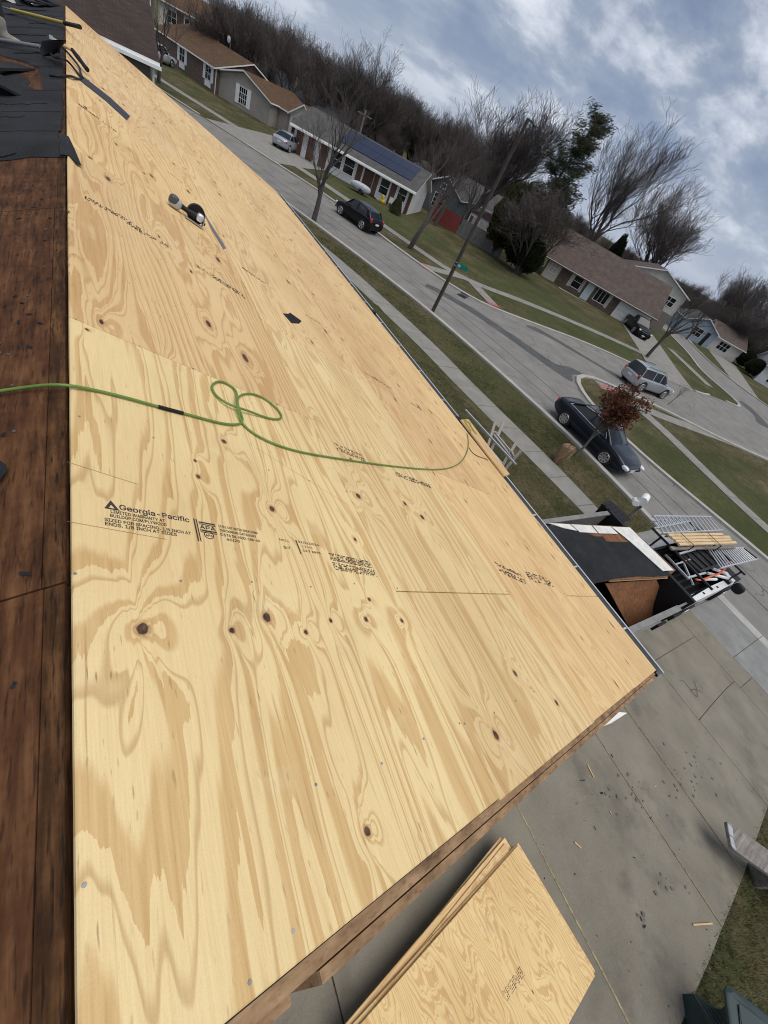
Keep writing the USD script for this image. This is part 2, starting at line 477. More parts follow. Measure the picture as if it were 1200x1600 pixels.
def shingle(name, c0, c1, scale=1.0, axis='u'):
    """asphalt shingles in courses, laid out on the mesh's own st (metres)"""
    g = NG()
    a = g.n('attribute', 'vector', attribute='st')
    b = g.n('brick_texture', vector=a, color1=c0, color2=c1, mortar=tuple(x * 0.45 for x in c0), scale=1.0, brick_width=0.3, row_height=0.14, mortar_size=0.008, mortar_smooth=0.3, bias=0.0, offset=0.5)
    nz = g.noise(a, sc=1.2, detail=5.0, rough=0.7)
    f = g.noise(a, sc=45.0, detail=2.0, rough=0.7)
    col = g.mix(1.0, b + '.color', g.ramp(nz, [(0.3, (0.75,) * 3), (0.7, (1.2,) * 3)]), 'multiply')
    col = g.mix(1.0, col, g.ramp(f, [(0.3, (0.7,) * 3), (0.7, (1.25,) * 3)]), 'multiply')
    bp = g.n('bump', 'normal', height=b + '.fac', invert=True, strength=0.5, distance=0.01)
    return g.make('/World/Looks/' + name, surface=g.n('principled_bsdf', 'BSDF', base_color=col, roughness=0.9, specular_ior_level=0.2, normal=bp))


def siding(name, col, row=0.14):
    g = NG()
    p = g.n('geometry', 'position')
    z = g.n('separate_xyz', vector=p)
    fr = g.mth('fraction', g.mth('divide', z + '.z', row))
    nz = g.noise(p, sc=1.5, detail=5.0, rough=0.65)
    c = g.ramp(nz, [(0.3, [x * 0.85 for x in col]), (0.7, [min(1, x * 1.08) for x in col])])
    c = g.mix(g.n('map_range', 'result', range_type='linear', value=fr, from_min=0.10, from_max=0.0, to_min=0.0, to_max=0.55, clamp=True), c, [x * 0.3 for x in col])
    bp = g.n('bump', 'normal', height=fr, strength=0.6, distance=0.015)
    return g.make('/World/Looks/' + name, surface=g.n('principled_bsdf', 'BSDF', base_color=c, roughness=0.6, specular_ior_level=0.3, normal=bp))


def brick(name, c0, c1, mortar):
    g = NG()
    a = g.n('attribute', 'vector', attribute='st')
    b = g.n('brick_texture', vector=a, color1=c0, color2=c1, mortar=mortar, scale=1.0, brick_width=0.22, row_height=0.075, mortar_size=0.008, bias=0.0, offset=0.5)
    nz = g.noise(a, sc=2.5, detail=5.0, rough=0.7)
    c = g.mix(1.0, b + '.color', g.ramp(nz, [(0.3, (0.7,) * 3), (0.7, (1.25,) * 3)]), 'multiply')
    bp = g.n('bump', 'normal', height=b + '.fac', invert=True, strength=0.5, distance=0.01)
    return g.make('/World/Looks/' + name, surface=g.n('principled_bsdf', 'BSDF', base_color=c, roughness=0.85, normal=bp))


NEARK = [(0.15, -0.128, 0.022, 0.5), (0.504, -0.109, 0.021, 0.45), (0.675, 0.38, 0.019, 0.45), (0.379, -0.146, 0.013, 0.3), (0.634, -0.168, 0.011, 0.2),
         (0.76, -0.131, 0.011, 0.3), (0.941, -0.133, 0.014, 0.35), (1.011, -0.044, 0.011, 0.1), (1.155, -0.148, 0.013, 0.35), (0.546, 0.734, 0.016, 0.3),
         (0.39, 0.472, 0.012, 0.3), (0.614, -0.722, 0.014, 0.4), (0.068, 1.198, 0.010, 0.1), (0.393, 0.558, 0.009, 0.2), (1.101, 0.283, 0.012, 0.2)]
ROW2K = [(1.301, 0.614, 0.025, 0.35), (1.861, -0.478, 0.02, 0.25), (1.401, -0.672, 0.024, 0.3), (2.12, -0.678, 0.019, 0.2), (1.876, 0.577, 0.025, 0.2), (1.756, 0.666, 0.02, 0.2), (1.42, 0.95, 0.018, 0.2)]
PLY_NEAR = plywood('plywood_near', 12.0, NEARK, vor=False, stretch=0.145, contrast=0.9)
PLY_ROW2 = plywood('plywood_second', 15.0, ROW2K, vor=False, stretch=0.15, contrast=0.8, lines=1.0)
PLY_A = plywood('plywood_knotty', 17.0, slits=0.75, stretch=0.12, tone=(0.97, 0.91, 0.90), contrast=0.72, lines=.6)
PLY_B = plywood('plywood_pinkish', 16.0, slits=0.85, stretch=0.11, tone=(0.98, 0.90, 0.89), contrast=0.68, lines=0.8)
PLY_C = plywood('plywood_wild', 18.0, slits=0.8, stretch=0.135, tone=(0.96, 0.895, 0.87), contrast=0.85, wob=.75, lines=.5)
PLY_STACK = plywood('plywood_stack', 20.0, [(1.82, -2.30, 0.03, 0.3)], slits=0.4, stretch=0.42, tone=(1.0, 0.96, 0.90), contrast=0.85, wob=1.2, lines=0.8)
PLY_EDGE = flat('plywood_edge', (0.33, 0.24, 0.14), 0.8, noise=0.4, scale=60)
OLD_DECK = oldwood('old_decking', (0.024, 0.0105, 0.006), (0.080, 0.034, 0.0155), (0.155, 0.073, 0.033), 'y', 1.6, 0.65, sp=.1, k=(22, 2.4))
OLD_EDGE = oldwood('old_decking_edge', (0.012, 0.006, 0.004), (0.060, 0.028, 0.012), (0.16, 0.075, 0.032), 'y', 1.6, 0.8, sp=.1, k=(22, 2.4))
OLD_SHEET = oldwood('old_plywood', (0.10, 0.042, 0.018), (0.17, 0.075, 0.032), (0.25, 0.12, 0.055), 'y', 0.5, 0.25)
BARGE = oldwood('barge_wood', (0.08, 0.045, 0.024), (0.26, 0.16, 0.085), (0.40, 0.265, 0.15), 'x', 0.8, 0.3)
GREYWOOD = oldwood('grey_wood', (0.10, 0.085, 0.075), (0.20, 0.18, 0.165), (0.30, 0.28, 0.26), 'x', 1.0, 0.4)
FELT = ground_mat('roofing_felt', [(0.3, (0.009, 0.0095, 0.011)), (0.7, (0.024, 0.025, 0.028))], 2.5, 70.0, 0.4, 0.9, bump=.5)
BLACK = flat('black_plastic', (0.007, 0.007, 0.008), 0.55, spec=.3, noise=0.3)
RUBBER = flat('rubber', (0.014, 0.014, 0.015), 0.8)
DARK = flat('dark_void', (0.006, 0.006, 0.006), 0.9)
STEEL = flat('bright_steel', (0.55, 0.56, 0.58), 0.35, 0.85, noise=0.15, scale=8)
ALU = flat('aluminium', (0.62, 0.63, 0.65), 0.42, 0.7, noise=0.12, scale=8)
WHITE = flat('white_paint', (0.74, 0.74, 0.72), 0.5, noise=0.08, scale=2.0)
OFFWHITE = flat('old_white_board', (0.62, 0.61, 0.57), 0.7, noise=0.15, scale=6)
BARK = flat('bark', (0.062, 0.052, 0.047), 0.9, noise=0.35, scale=10)
TWIG = flat('twig_bark', (0.070, 0.055, 0.050), 0.9, noise=0.3, scale=3)
GLASSD = flat('window_glass', (0.006, 0.008, 0.010), 0.05, spec=0.42)
PINE = oldwood('pine_board', (0.42, 0.26, 0.12), (0.56, 0.37, 0.18), (0.66, 0.47, 0.25), 'y', 1.0, 0.1)
PINEX = oldwood('pine_stud', (0.46, 0.32, 0.17), (0.60, 0.44, 0.25), (0.68, 0.52, 0.31), 'x', 1.0, 0.1)
INK = flat('stamp_ink', (0.035, 0.030, 0.030), 0.8)
INKF = flat('stamp_ink_faded', (0.16, 0.105, 0.065), 0.8)
CONCRETE = ground_mat('driveway_concrete', [(0.3, (0.158, 0.142, 0.112)), (0.7, (0.232, 0.210, 0.168))], 0.9, 60.0, 0.16, 0.9, stains=(1.1, 0.55, (0.095, 0.084, 0.068), 0.55))
CONCRETE2 = ground_mat('pavement_concrete', [(0.3, (0.18, 0.174, 0.158)), (0.7, (0.26, 0.25, 0.226))], 1.2, 50.0, 0.15, 0.9)
APRON = ground_mat('apron_concrete', [(0.3, (0.17, 0.17, 0.165)), (0.7, (0.25, 0.25, 0.243))], 1.4, 60.0, 0.2, 0.9)
ROAD = ground_mat('road_concrete', [(0.3, (0.150, 0.144, 0.134)), (0.7, (0.225, 0.216, 0.200))], 0.7, 45.0, 0.2, 0.9, stains=(0.35, 0.6, (0.12, 0.115, 0.11), 0.5), cracks=(0.55, 0.022, 0.85))
TARPATCH = ground_mat('asphalt_patch', [(0.3, (0.060, 0.060, 0.062)), (0.7, (0.10, 0.10, 0.10))], 1.5, 60.0, 0.3, 0.9)
CURB = ground_mat('kerb_concrete', [(0.3, (0.30, 0.29, 0.265)), (0.7, (0.40, 0.385, 0.35))], 1.5, 50.0, 0.15, 0.9)


def lawn_mat():
    g = NG()
    p = g.n('geometry', 'position')
    a = g.noise(p, sc=0.35, detail=6.0, rough=0.6)
    b = g.noise(p, sc=2.6, detail=5.0, rough=0.7)
    f = g.noise(p, (1, 1, 1), 26.0, 4.0, 0.75)
    mx = g.mth('add', g.mth('multiply', a, 0.55), g.mth('multiply', b, 0.45))
    col = g.ramp(mx, [(0.36, (0.040, 0.045, 0.018)), (0.47, (0.060, 0.060, 0.027)), (0.55, (0.092, 0.082, 0.044)), (0.66, (0.160, 0.132, 0.078))])
    col = g.mix(1.0, col, g.ramp(f, [(0.3, (0.36,) * 3), (0.5, (0.95,) * 3), (0.72, (1.9, 1.75, 1.6))]), 'multiply')
    gn = g.n('map_range', 'result', range_type='smoothstep', value=g.noise(p, sc=0.055, detail=2.0), from_min=0.44, from_max=0.60, to_min=0.0, to_max=0.55)
    col = g.mix(gn, col, g.mix(1.0, (0.052, 0.068, 0.022), g.ramp(f, [(0.3, (0.5,) * 3), (0.72, (1.5,) * 3)]), 'multiply'))
    bp = g.n('bump', 'normal', height=f, strength=0.8, distance=0.05)
    return g.make('/World/Looks/dormant_lawn', surface=g.n('principled_bsdf', 'BSDF', base_color=col, roughness=0.95, specular_ior_level=0.1, normal=bp))


LAWN = lawn_mat()

# ------------------------------------------------------------------ ground, street, pavements
xs = np.unique(np.concatenate([[-600, -300, -150, -80], np.arange(-40, 26, 1.0), [30, 40, 60, 90, 130, 200, 320, 600, 900]]))
ys = np.unique(np.concatenate([[-600, -300, -150, -80, -40], np.arange(-30, 70, 2.5), [90, 130, 200, 320, 600, 900]]))
X, Y = np.meshgrid(xs, ys, indexing='xy')
V = np.stack([X.ravel(), Y.ravel(), terrain(X, Y).ravel()], 1)
nx = len(xs)
F = [[j * nx + i, j * nx + i + 1, (j + 1) * nx + i + 1, (j + 1) * nx + i] for j in range(len(ys) - 1) for i in range(nx - 1)]
single('ground', MB().add(V, F).out(), LAWN, None, None, smooth=True, kind='structure')


def sheet(poly, z, th=0.06, ymax_seg=None):
    """a slab that follows the terrain: polygon triangulated, finely cut in x where the lot slopes"""
    b = MB()
    poly = poly if hasattr(poly, 'geom_type') else sg.Polygon(poly).buffer(0)
    t = []
    x0, y0, x1, y1 = poly.bounds
    cuts = [c for c in np.arange(math.floor(x0), x1 + 1, 1.0)] if x0 < 15 and y0 < 60 else [x0 - 1, x1 + 1]
    for a, c in zip(cuts[:-1], cuts[1:]):
        q = poly.intersection(sg.box(a, y0 - 1, c, y1 + 1))
        for k in getattr(q, 'geoms', [q]):
            if k.geom_type == 'Polygon' and k.area > 1e-4: t.append(k)
    for k in t:
        e = trimesh.creation.extrude_polygon(k, th, engine='earcut')
        v = np.array(e.vertices)
        v[:, 2] = v[:, 2] - th + z + terrain(v[:, 0], v[:, 1])
        b.add(v, e.faces)
    return b.out()


# street lines in metres, measured along the ground
near_curb = [(18.7, -60), (18.3, -20), (18.35, 0), (18.55, 4), (18.6, 8), (18.2, 12), (17.55, 16), (16.75, 20), (15.55, 24), (14.1, 28), (12.5, 32), (10.4, 37), (7.8, 43), (4.8, 49), (-1, 60), (-12, 80), (-40, 130)]
far_curb = [(-33, 133), (-5, 83), (4.5, 64), (9.4, 55.2), (12.6, 50), (15.4, 45.2), (17.6, 41.2), (19.3, 36.5), (20.6, 32.0), (21.6, 29.2), (22.9, 26.6), (24.5, 24.8), (27.3, 23.8), (31, 23.1), (35.2, 22.3), (38.6, 21.2), (42.2, 19.6), (46, 18.3), (49, 17.2), (52.9, 16.9)]
island = [(60, -3.0), (52, 3.0), (45, 6.4), (39.3, 9.4), (35.6, 12.0), (31.5, 14.4), (29.1, 15.4), (27.0, 15.2), (25.5, 13.9), (24.4, 11.6), (23.9, 8.5), (24.1, 5.6), (24.7, 2.0), (25.4, -4), (25.6, -20), (25.8, -60)]
nc, fc, isl = spline(near_curb, 6), spline(far_curb, 6), spline(island, 6)
right_top = [(56, 16.2), (59.3, 15.8), (60.8, 17.2), (64, 22.6), (69.7, 27.8), (78, 36), (92, 50), (97, 47), (84, 34.5), (76, 25), (73.6, 17.6), (76, 8), (84, -6)]
street = sg.Polygon(np.vstack([nc, fc, spline(right_top, 4), isl])).buffer(0)
single('street', sheet(street, 0.004), ROAD, None, None, kind='structure')
patch = [(19.2, 24.6), (19.9, 24.0), (21.2, 22.6), (22.4, 20.6), (23.4, 18.2), (24.3, 15.9), (25.3, 14.4), (26.6, 15.45), (28.4, 15.75), (27.4, 16.5), (26.0, 16.5), (24.9, 18.3), (23.8, 20.6), (22.6, 22.9), (21.2, 24.4), (19.8, 25.3)]
patch2 = [(29.5, 22.7), (31.0, 21.2), (32.5, 19.2), (33.8, 17.6), (34.6, 16.4), (34.0, 16.3), (32.9, 17.6), (31.3, 19.4), (29.9, 21.0), (28.0, 22.3)]
patch3 = [(58.5, 11.6), (61, 13.2), (63.6, 17.2), (62.2, 17.0), (59.9, 14.2), (57, 12.6)]
for q in (patch, patch2, patch3):
    single('asphalt_patch', sheet(sg.Polygon(spline(q + q[:1], 4)).buffer(0), 0.009), TARPATCH, None, None, kind='structure')
# seams in the concrete street
for off in (2.2, 3.6):
    ln = sg.LineString(nc).parallel_offset(off, 'right').intersection(sg.box(0, -30, 30, 42))
    single('street_seam', sheet(ln.buffer(0.035), 0.008), TARPATCH, None, None, kind='structure')


def kerb(line, side, a=None):
    ln = sg.LineString(line)
    lo = ln.buffer(0.16, single_sided=False, cap_style=2)
    return lo


for ln in (nc, fc, spline(right_top[:7], 4), spline(right_top[7:], 4), isl):
    kb = kerb(ln, 1)
    if ln is nc:
        kb = kb.difference(sg.box(17, -6.5, 20, 2.9))
    if ln is fc:
        kb = kb.difference(sg.box(43.5, 15, 49.6, 21)).difference(sg.box(9.5, 50.2, 16, 57))
    single('kerb', sheet(kb, 0.11, 0.17), CURB, None, None, kind='structure')
ln = sg.LineString(nc).parallel_offset(0.3, 'right')


def slabs(parent_name, a, b, L, mat, z=0.03, y0=None):
    """a pavement of single slabs between two edge lines"""
    root = UsdGeom.Xform.Define(stage, '/World/' + numbered('/World', parent_name)).GetPrim()
    tag(root, kind='structure')
    A, B = sg.LineString(a), sg.LineString(b)
    n = max(1, int(round(A.length / L)))
    base = sg.Polygon(list(A.coords) + list(B.coords)[::-1]).buffer(0)
    part(root, 'joint_bed', sheet(base, z - 0.016, 0.03), TARPATCH)
    for k in range(n):
        s0, s1 = k / n, (k + 1) / n
        e = 0.012 / A.length
        q = []
        for s_ in np.linspace(s0 + e, s1 - e, 4): q.append(A.interpolate(s_, True).coords[0])
        for s_ in np.linspace(s1 - e, s0 + e, 4): q.append(B.interpolate(s_, True).coords[0])
        part(root, 'slab', sheet(sg.Polygon(q).buffer(0), z + rng.uniform(-0.004, 0.004), 0.05), mat)
    return root


swa = [(14.63, 2.95), (14.35, 5.5), (13.95, 8.5), (13.5, 12), (13.1, 15.5), (12.5, 19), (11.85, 22.5), (10.9, 26), (9.6, 30), (7.6, 35), (4.6, 41)]
swb = [(15.62, 2.95), (15.6, 5.5), (15.3, 8.5), (14.85, 12), (14.5, 15.5), (13.9, 19), (13.2, 22.5), (12.25, 26), (10.9, 30), (8.9, 35), (5.9, 41)]
slabs('pavement', spline(swa, 4), spline(swb, 4), 1.5, CONCRETE2)
slabs('pavement', [(14.9, -30), (14.7, -5)], [(15.9, -30), (15.7, -5)], 1.5, CONCRETE2)
fa = [(-1.5, 84), (8.3, 64.5), (13.6, 55.5), (16.8, 49.5), (20.2, 42.5), (22.0, 37.3), (23.9, 32.6), (25.4, 29.9), (27.5, 28.9), (31, 28.4), (35.5, 27.7), (41, 26.3), (46.2, 24.6), (49.5, 23.2)]
fb = [(-.3, 84.6), (9.5, 65.1), (14.8, 56.1), (18.0, 50.1), (21.3, 43.1), (23.1, 37.8), (24.9, 33.4), (26.2, 31.0), (27.9, 30.1), (31.2, 29.6), (35.8, 28.9), (41.4, 27.5), (46.7, 25.8), (50.2, 24.2)]
slabs('pavement', spline(fa, 4), spline(fb, 4), 1.6, CONCRETE2)
slabs('pavement', [(26.4, 30.6), (22.0, 30.0)], [(26.2, 29.4), (22.1, 28.8)], 1.2, CONCRETE2, 0.036)
slabs('pavement', [(27.9, 29.6), (26.9, 24.8)], [(26.7, 29.8), (25.8, 25.0)], 1.2, CONCRETE2, 0.036)
slabs('pavement', spline([(30.3, 12.2), (33.3, 10.9), (36.3, 9.9), (41, 8.2), (48, 4.4), (56, -1.5)], 4), spline([(30.8, 13.4), (33.8, 12.0), (36.9, 11.0), (41.6, 9.2), (48.8, 5.4), (57, -.6)], 4)[::1], 1.6, CONCRETE2)
slabs('pavement', spline([(30.2, 12.0), (29.6, 8), (28.7, 4), (28.3, 0), (28.4, -25)], 4), spline([(31.4, 11.6), (30.8, 8), (29.8, 4), (29.4, 0), (29.5, -25)], 4), 1.6, CONCRETE2)
slabs('pavement', [(64.5, 29.5), (57.6, 19.6)], [(65.5, 28.8), (58.8, 19.1)], 2.0, CONCRETE2)
RED = flat('tactile_red', (0.33, 0.10, 0.10), 0.8, noise=0.2)
for q in ([(21.75, 29.9), (22.35, 30.0), (22.45, 28.9), (21.9, 28.7)], [(25.75, 24.95), (26.9, 24.75), (26.95, 25.3), (25.85, 25.5)], [(28.6, 14.3), (30.2, 13.6), (30.5, 14.2), (28.9, 14.9)]):
    single('tactile_paving', sheet(q, 0.045), RED, None, None, kind='structure')
slabs('pavement', [(30.2, 13.4), (28.5, 14.2)], [(30.6, 14.6), (28.9, 15.2)], 1.2, CONCRETE2, 0.028)

# driveways across the street
for a, b in (([(61.5, 36.8), (49.0, 24.0), (43.6, 18.9)], [(66.5, 33.2), (54.2, 21.9), (49.2, 16.9)]),):
    slabs('driveway', a, b, 3.0, CONCRETE2, 0.033)
slabs('driveway', [(9.9, 54.6), (13.5, 57.8), (17.6, 61.5), (22, 65.5)], [(14.6, 46.8), (19.0, 50.6), (23.2, 55.0), (27, 59.0)], 3.5, CONCRETE2, 0.036)
slabs('driveway', [(4.2, 66), (10.5, 90)], [(0.5, 73), (6.8, 92)], 3.5, CONCRETE2, 0.036)
slabs('driveway', [(74.6, 23), (96, 38)], [(73.8, 18.5), (97, 32)], 4, CONCRETE2, 0.033)
slabs('front_walk', [(57.2, 34.9), (60.5, 32.6)], [(51.8, 41.0), (51.3, 40.2)], 2, CONCRETE2, 0.034)

# own driveway: single slabs with recessed joints
drive = UsdGeom.Xform.Define(stage, '/World/' + numbered('/World', 'driveway')).GetPrim()
tag(drive, kind='structure')
EDGE = np.array([G(u, v, .03) for u, v in ((1070, 1590), (1110, 1490), (1150, 1400), (1175, 1330), (1200, 1260))])
EDGE = np.vstack([[0, EDGE[0, 1] + .05], EDGE, [18, EDGE[-1, 1] - .35]])
edge = lambda x: np.interp(x, EDGE[:, 0], EDGE[:, 1])
part(drive, 'joint_bed', sheet([(-4, edge(0)), (-4, 2.9), (18.45, 2.9), (18.45, -5.4), (14.6, edge(14.6)), (9, edge(9)), (6, edge(6))], 0.012, 0.04), flat('joint_dirt', (0.085, 0.072, 0.05), 0.95, noise=0.5, scale=30))
GXL = [-4.0, G(512, 1505)[0], G(805, 1258)[0], G(940, 1165)[0], G(972, 1103)[0], G(1030, 1050)[0], G(1155, 1075)[0], G(1135, 1017)[0]]
for i in range(7):
    a, b = GXL[i], GXL[i + 1]
    cutsy = {4: [-0.93], 5: [-2.35, -0.93], 6: [-2.55]}.get(i, [])
    yl = [None] + sorted(cutsy) + [2.9]
    for j in range(len(yl) - 1):
        lo0, lo1 = (edge(a), edge(b)) if yl[j] is None else (yl[j] + .008, yl[j] + .008)
        hi = yl[j + 1] - (0.008 if j < len(yl) - 2 else 0)
        part(drive, 'slab', sheet([(a + .008, lo0), (b - .008, lo1), (b - .008, hi), (a + .008, hi)], 0.03 + rng.uniform(-.003, .003), 0.05), CONCRETE)
STRAW = flat('joint_straw', (.27, .22, .13), .95, noise=.5, scale=14)
for gx_, w_ in ((GXL[2], .013), (GXL[3], .007), (GXL[4], .006)):
    part(drive, 'joint_weeds', sheet([(gx_ - w_, edge(gx_) + .02), (gx_ + w_, edge(gx_) + .02), (gx_ + w_ * .6, -1.0), (gx_ - w_ * .6, -1.0)], .0385, .02), STRAW)
yl = [-5.2, -1.9, -0.2, 2.9]
for j in range(3):
    part(drive, 'apron_slab', sheet([(GXL[7] + .01, yl[j] + .008), (17.95, yl[j] + .008), (17.95, yl[j + 1] - .008), (GXL[7] + .01, yl[j + 1] - .008)], 0.028 - .006 * j, 0.05), APRON)
    part(drive, 'kerb_slab', sheet([(17.97, yl[j] + .008), (18.45, yl[j] + .008), (18.45, yl[j + 1] - .008), (17.97, yl[j + 1] - .008)], 0.024, 0.05), CURB)

# grass: short blades on the strips of lawn nearest to the camera
def tuft(seed):
    r = np.random.default_rng(seed); b = MB()
    for _ in range(9):
        a, l = r.uniform(0, 6.28), r.uniform(0.03, 0.075)
        o = r.uniform(-.05, .05, 2); w = 0.004
        dx, dy = math.cos(a), math.sin(a); bend = r.uniform(.2, .9) * l
        v = [[o[0] - dy * w, o[1] + dx * w, -.005], [o[0] + dy * w, o[1] - dx * w, -.005], [o[0] + dx * bend, o[1] + dy * bend, l]]
        b.add(v, [[0, 1, 2]])
    return b.out()


gr = UsdGeom.PointInstancer.Define(stage, '/World/grass')
tag(gr.GetPrim(), 'short half dormant grass blades on the lawn strips', 'grass', kind='stuff')
GM = [flat('grass_green', (0.060, 0.072, 0.022), 0.9), flat('grass_olive', (0.095, 0.090, 0.036), 0.9), flat('grass_straw', (0.20, 0.16, 0.085), 0.9)]
protos = []
for k in range(6):
    protos.append(usdkit.mesh(stage, f'/World/grass/blade_{k:03d}', tuft(k), GM[k % 3]).GetPath())
gr.CreatePrototypesRel().SetTargets(protos)
zones = [sg.Polygon([(4, -12)] + [(x, edge(x) + .02) for x in (4, 5, 7, 9, 11, 13, 14.5)] + [(14.5, -12)]),
         sg.Polygon([(5, 2.95), (14.55, 2.95)] + swa[1:9] + [(5, 22)]).buffer(-.04), sg.Polygon([(15.66, 2.95)] + swb[1:9] + [(12.6, 31), (14, 28), (15.4, 24), (16.6, 20), (17.35, 16), (18, 12), (18.4, 8), (18.35, 4), (18.2, 2.95)]).buffer(-.05)]
pos, idx, rot_, scl = [], [], [], []
for zi, (zn, den) in enumerate(zip(zones, (420, 120, 120))):
    x0, y0, x1, y1 = zn.bounds
    n = int((x1 - x0) * (y1 - y0) * den)
    P = np.stack([rng.uniform(x0, x1, n), rng.uniform(y0, y1, n)], 1)
    P = P[shapely.contains_xy(zn, P[:, 0], P[:, 1])]
    nz = meshkit.fbm(np.c_[P * 0.8, np.zeros(len(P))], 4, 3)
    k = np.where(nz + rng.uniform(-.14, .14, len(P)) > 0.53, 2, np.where(rng.random(len(P)) < .5, 0, 1)) + 3 * rng.integers(0, 2, len(P))
    pos.append(np.c_[P, terrain(P[:, 0], P[:, 1])]); idx.append(k)
pos = np.concatenate(pos); idx = np.concatenate(idx)
gr.CreatePositionsAttr(Vt.Vec3fArray.FromNumpy(pos.astype(np.float32)))
gr.CreateProtoIndicesAttr(Vt.IntArray.FromNumpy(idx.astype(np.int32)))
ang = rng.uniform(0, 6.28, len(pos))
gr.CreateOrientationsAttr(Vt.QuathArray([Gf.Quath(float(math.cos(a / 2)), 0.0, 0.0, float(math.sin(a / 2))) for a in ang]))
gr.CreateScalesAttr(Vt.Vec3fArray.FromNumpy(np.repeat(rng.uniform(.7, 1.3, (len(pos), 1)), 3, 1).astype(np.float32)))

# ------------------------------------------------------------------ the house under the camera
house = thing('roofed_house', 'house in the foreground with its roof freshly decked in bare plywood sheets', 'house', (0, 0, 0))
YN, YF, SE = -0.84, 13.04, 4.737


def ply_sheet(parent, name, s0, s1, y0, y1, mat, M=RM, top=0.0, th=0.015, uvo=(0, 0), z_tilt=0.0, label=None, rot=False):
    lo, hi = np.array([s0, y0, top - th]), np.array([s1, y1, top])
    c = 0.0035                                           # eased edge
    def ring(i, z): return np.array([[s0 + i, y0 + i, z], [s1 - i, y0 + i, z], [s1 - i, y1 - i, z], [s0 + i, y1 - i, z]])
    topr, sh, bot = ring(c, top), ring(0, top - c), ring(0, top - th)
    v, f, uv = [], [], []
    def quad(a, b, cc, d_):
        k = len(v)
        v.extend([a, b, cc, d_]); f.extend([[k, k + 1, k + 2], [k, k + 2, k + 3]])
    quad(*topr)
    for i in range(4):
        j = (i + 1) % 4
        quad(sh[i], sh[j], topr[j], topr[i]); quad(bot[i], bot[j], sh[j], sh[i])
    quad(*bot[::-1])
    v = np.array(v)
    u_ = v[:, :2] + np.asarray(uvo)
    if rot: u_ = u_[:, ::-1]
    uv = np.c_[u_]
    w = v.copy(); w[:, 2] += z_tilt * (v[:, 0] - s0)
    w = w @ M[:3, :3].T + M[:3, 3]
    return part(parent, name, (w, np.array(f)), mat, uv=uv, label=label)


rows = [(0.012, 1.2188), (1.2230, 2.4378), (2.4420, 3.6568), (3.6610, SE)]
sheets = {}
for r, (s0, s1) in enumerate(rows):
    first = 1.2415 if r in (0, 2) else 0.0
    y0 = YN - (0.002, 0.009, 0.004, 0.007)[r]
    y1, k = first, 0
    while y0 < YF - 0.05:
        y1 = min(y1, YF)
        if (r, k) == (0, 0): mt, uo = PLY_NEAR, (0, 0)
        elif r == 1 and k <= 1: mt, uo = PLY_ROW2, ((0, 0) if k else (0.0, 0.0))
        else:
            mt = [PLY_C, PLY_A, PLY_B, PLY_B][r] if k < 3 else [PLY_A, PLY_C, PLY_A, PLY_B][(r + k) % 4]
            uo = tuple(rng.uniform(5, 60, 2))
        sheets[(r, k)] = ply_sheet(house, 'plywood_sheet', s0, s1, y0, y1, mt, top=rng.uniform(-.0012, 0.0006) if (r, k) != (0, 0) else 0.0, uvo=uo)
        y0, y1, k = y1 + 0.0055, y1 + 2.4415, k + 1

# what lies under the sheets
part(house, 'rafter_bed', MB().box((0.05, YN + .06, -.19), (SE - .04, YF - .06, -.018), RM).box((0.05, YN + .06, -.19), (SE - .04, YF - .06, -.035), mat4((0, 0, 0)) @ np.block([[LM[:3, :3] @ np.diag([1, -1, 1]), LM[:3, 3:]], [np.zeros((1, 3)), np.ones((1, 1))]])).out(), DARK)
part(house, 'ridge_board', MB().box((-.02, YN, Z0 - .25), (.02, YF, Z0 - .045)).out(), OLD_EDGE)

# stripped slope: old deck panels (mirrored roof frame)
LF = np.eye(4); LF[:3, 0], LF[:3, 1], LF[:3, 2], LF[:3, 3] = (-CP, 0, -SP), (0, 1.0, 0), (-SP, 0, CP), (0, 0, Z0)


def lbox(b, s0, s1, y0, y1, z0, z1):
    """box on the stripped slope (mirrored frame, faces turned)"""
    v = np.array([[x, y, z] for z in (z0, z1) for x, y in ((s0, y0), (s1, y0), (s1, y1), (s0, y1))])
    v = v @ LF[:3, :3].T + LF[:3, 3]
    f = np.array([[0, 3, 2, 1], [4, 5, 6, 7], [0, 1, 5, 4], [1, 2, 6, 5], [2, 3, 7, 6], [3, 0, 4, 7]])[:, ::-1]
    return b.add(v, f)


yy = [YN, 0.012, 2.45, 4.89, 7.33, 9.77, YF]
for k in range(len(yy) - 1):
    w = 0.052 + 0.006 * math.sin(k * 2.1)
    part(house, 'old_deck_panel', lbox(MB(), w + .002, 1.22, yy[k] + .003, yy[k + 1] - .003, -.030, -.012).out(), OLD_DECK)
    part(house, 'ridge_strip', lbox(MB(), 0.011 + .002 * math.sin(k * 5), w, yy[k] + .003, yy[k + 1] - .003, -.032, -.0135).out(), OLD_EDGE)
    for (a, c) in ((1.226, 2.44), (2.446, 3.66), (3.666, SE)):
        part(house, 'old_deck_panel', lbox(MB(), a, c, yy[k] + .003, yy[k + 1] - .003, -.030, -.012 + rng.uniform(-.002, .001)).out(), OLD_DECK)


def nails(spots, M, r=0.006, h=0.0022, tilt=False):
    b = MB()
    for (s_, y_) in spots:
        t = trimesh.creation.cylinder(radius=r, height=h, sections=10)
        v = np.array(t.vertices)
        v = v @ trimesh.transformations.rotation_matrix(rng.uniform(-.25, .25), [rng.random(), rng.random(), 0])[:3, :3].T
        v[:, :2] += (s_, y_); v[:, 2] += M[1]
        b.add(v @ M[0][:3, :3].T + M[0][:3, 3], t.faces)
    return b.out()


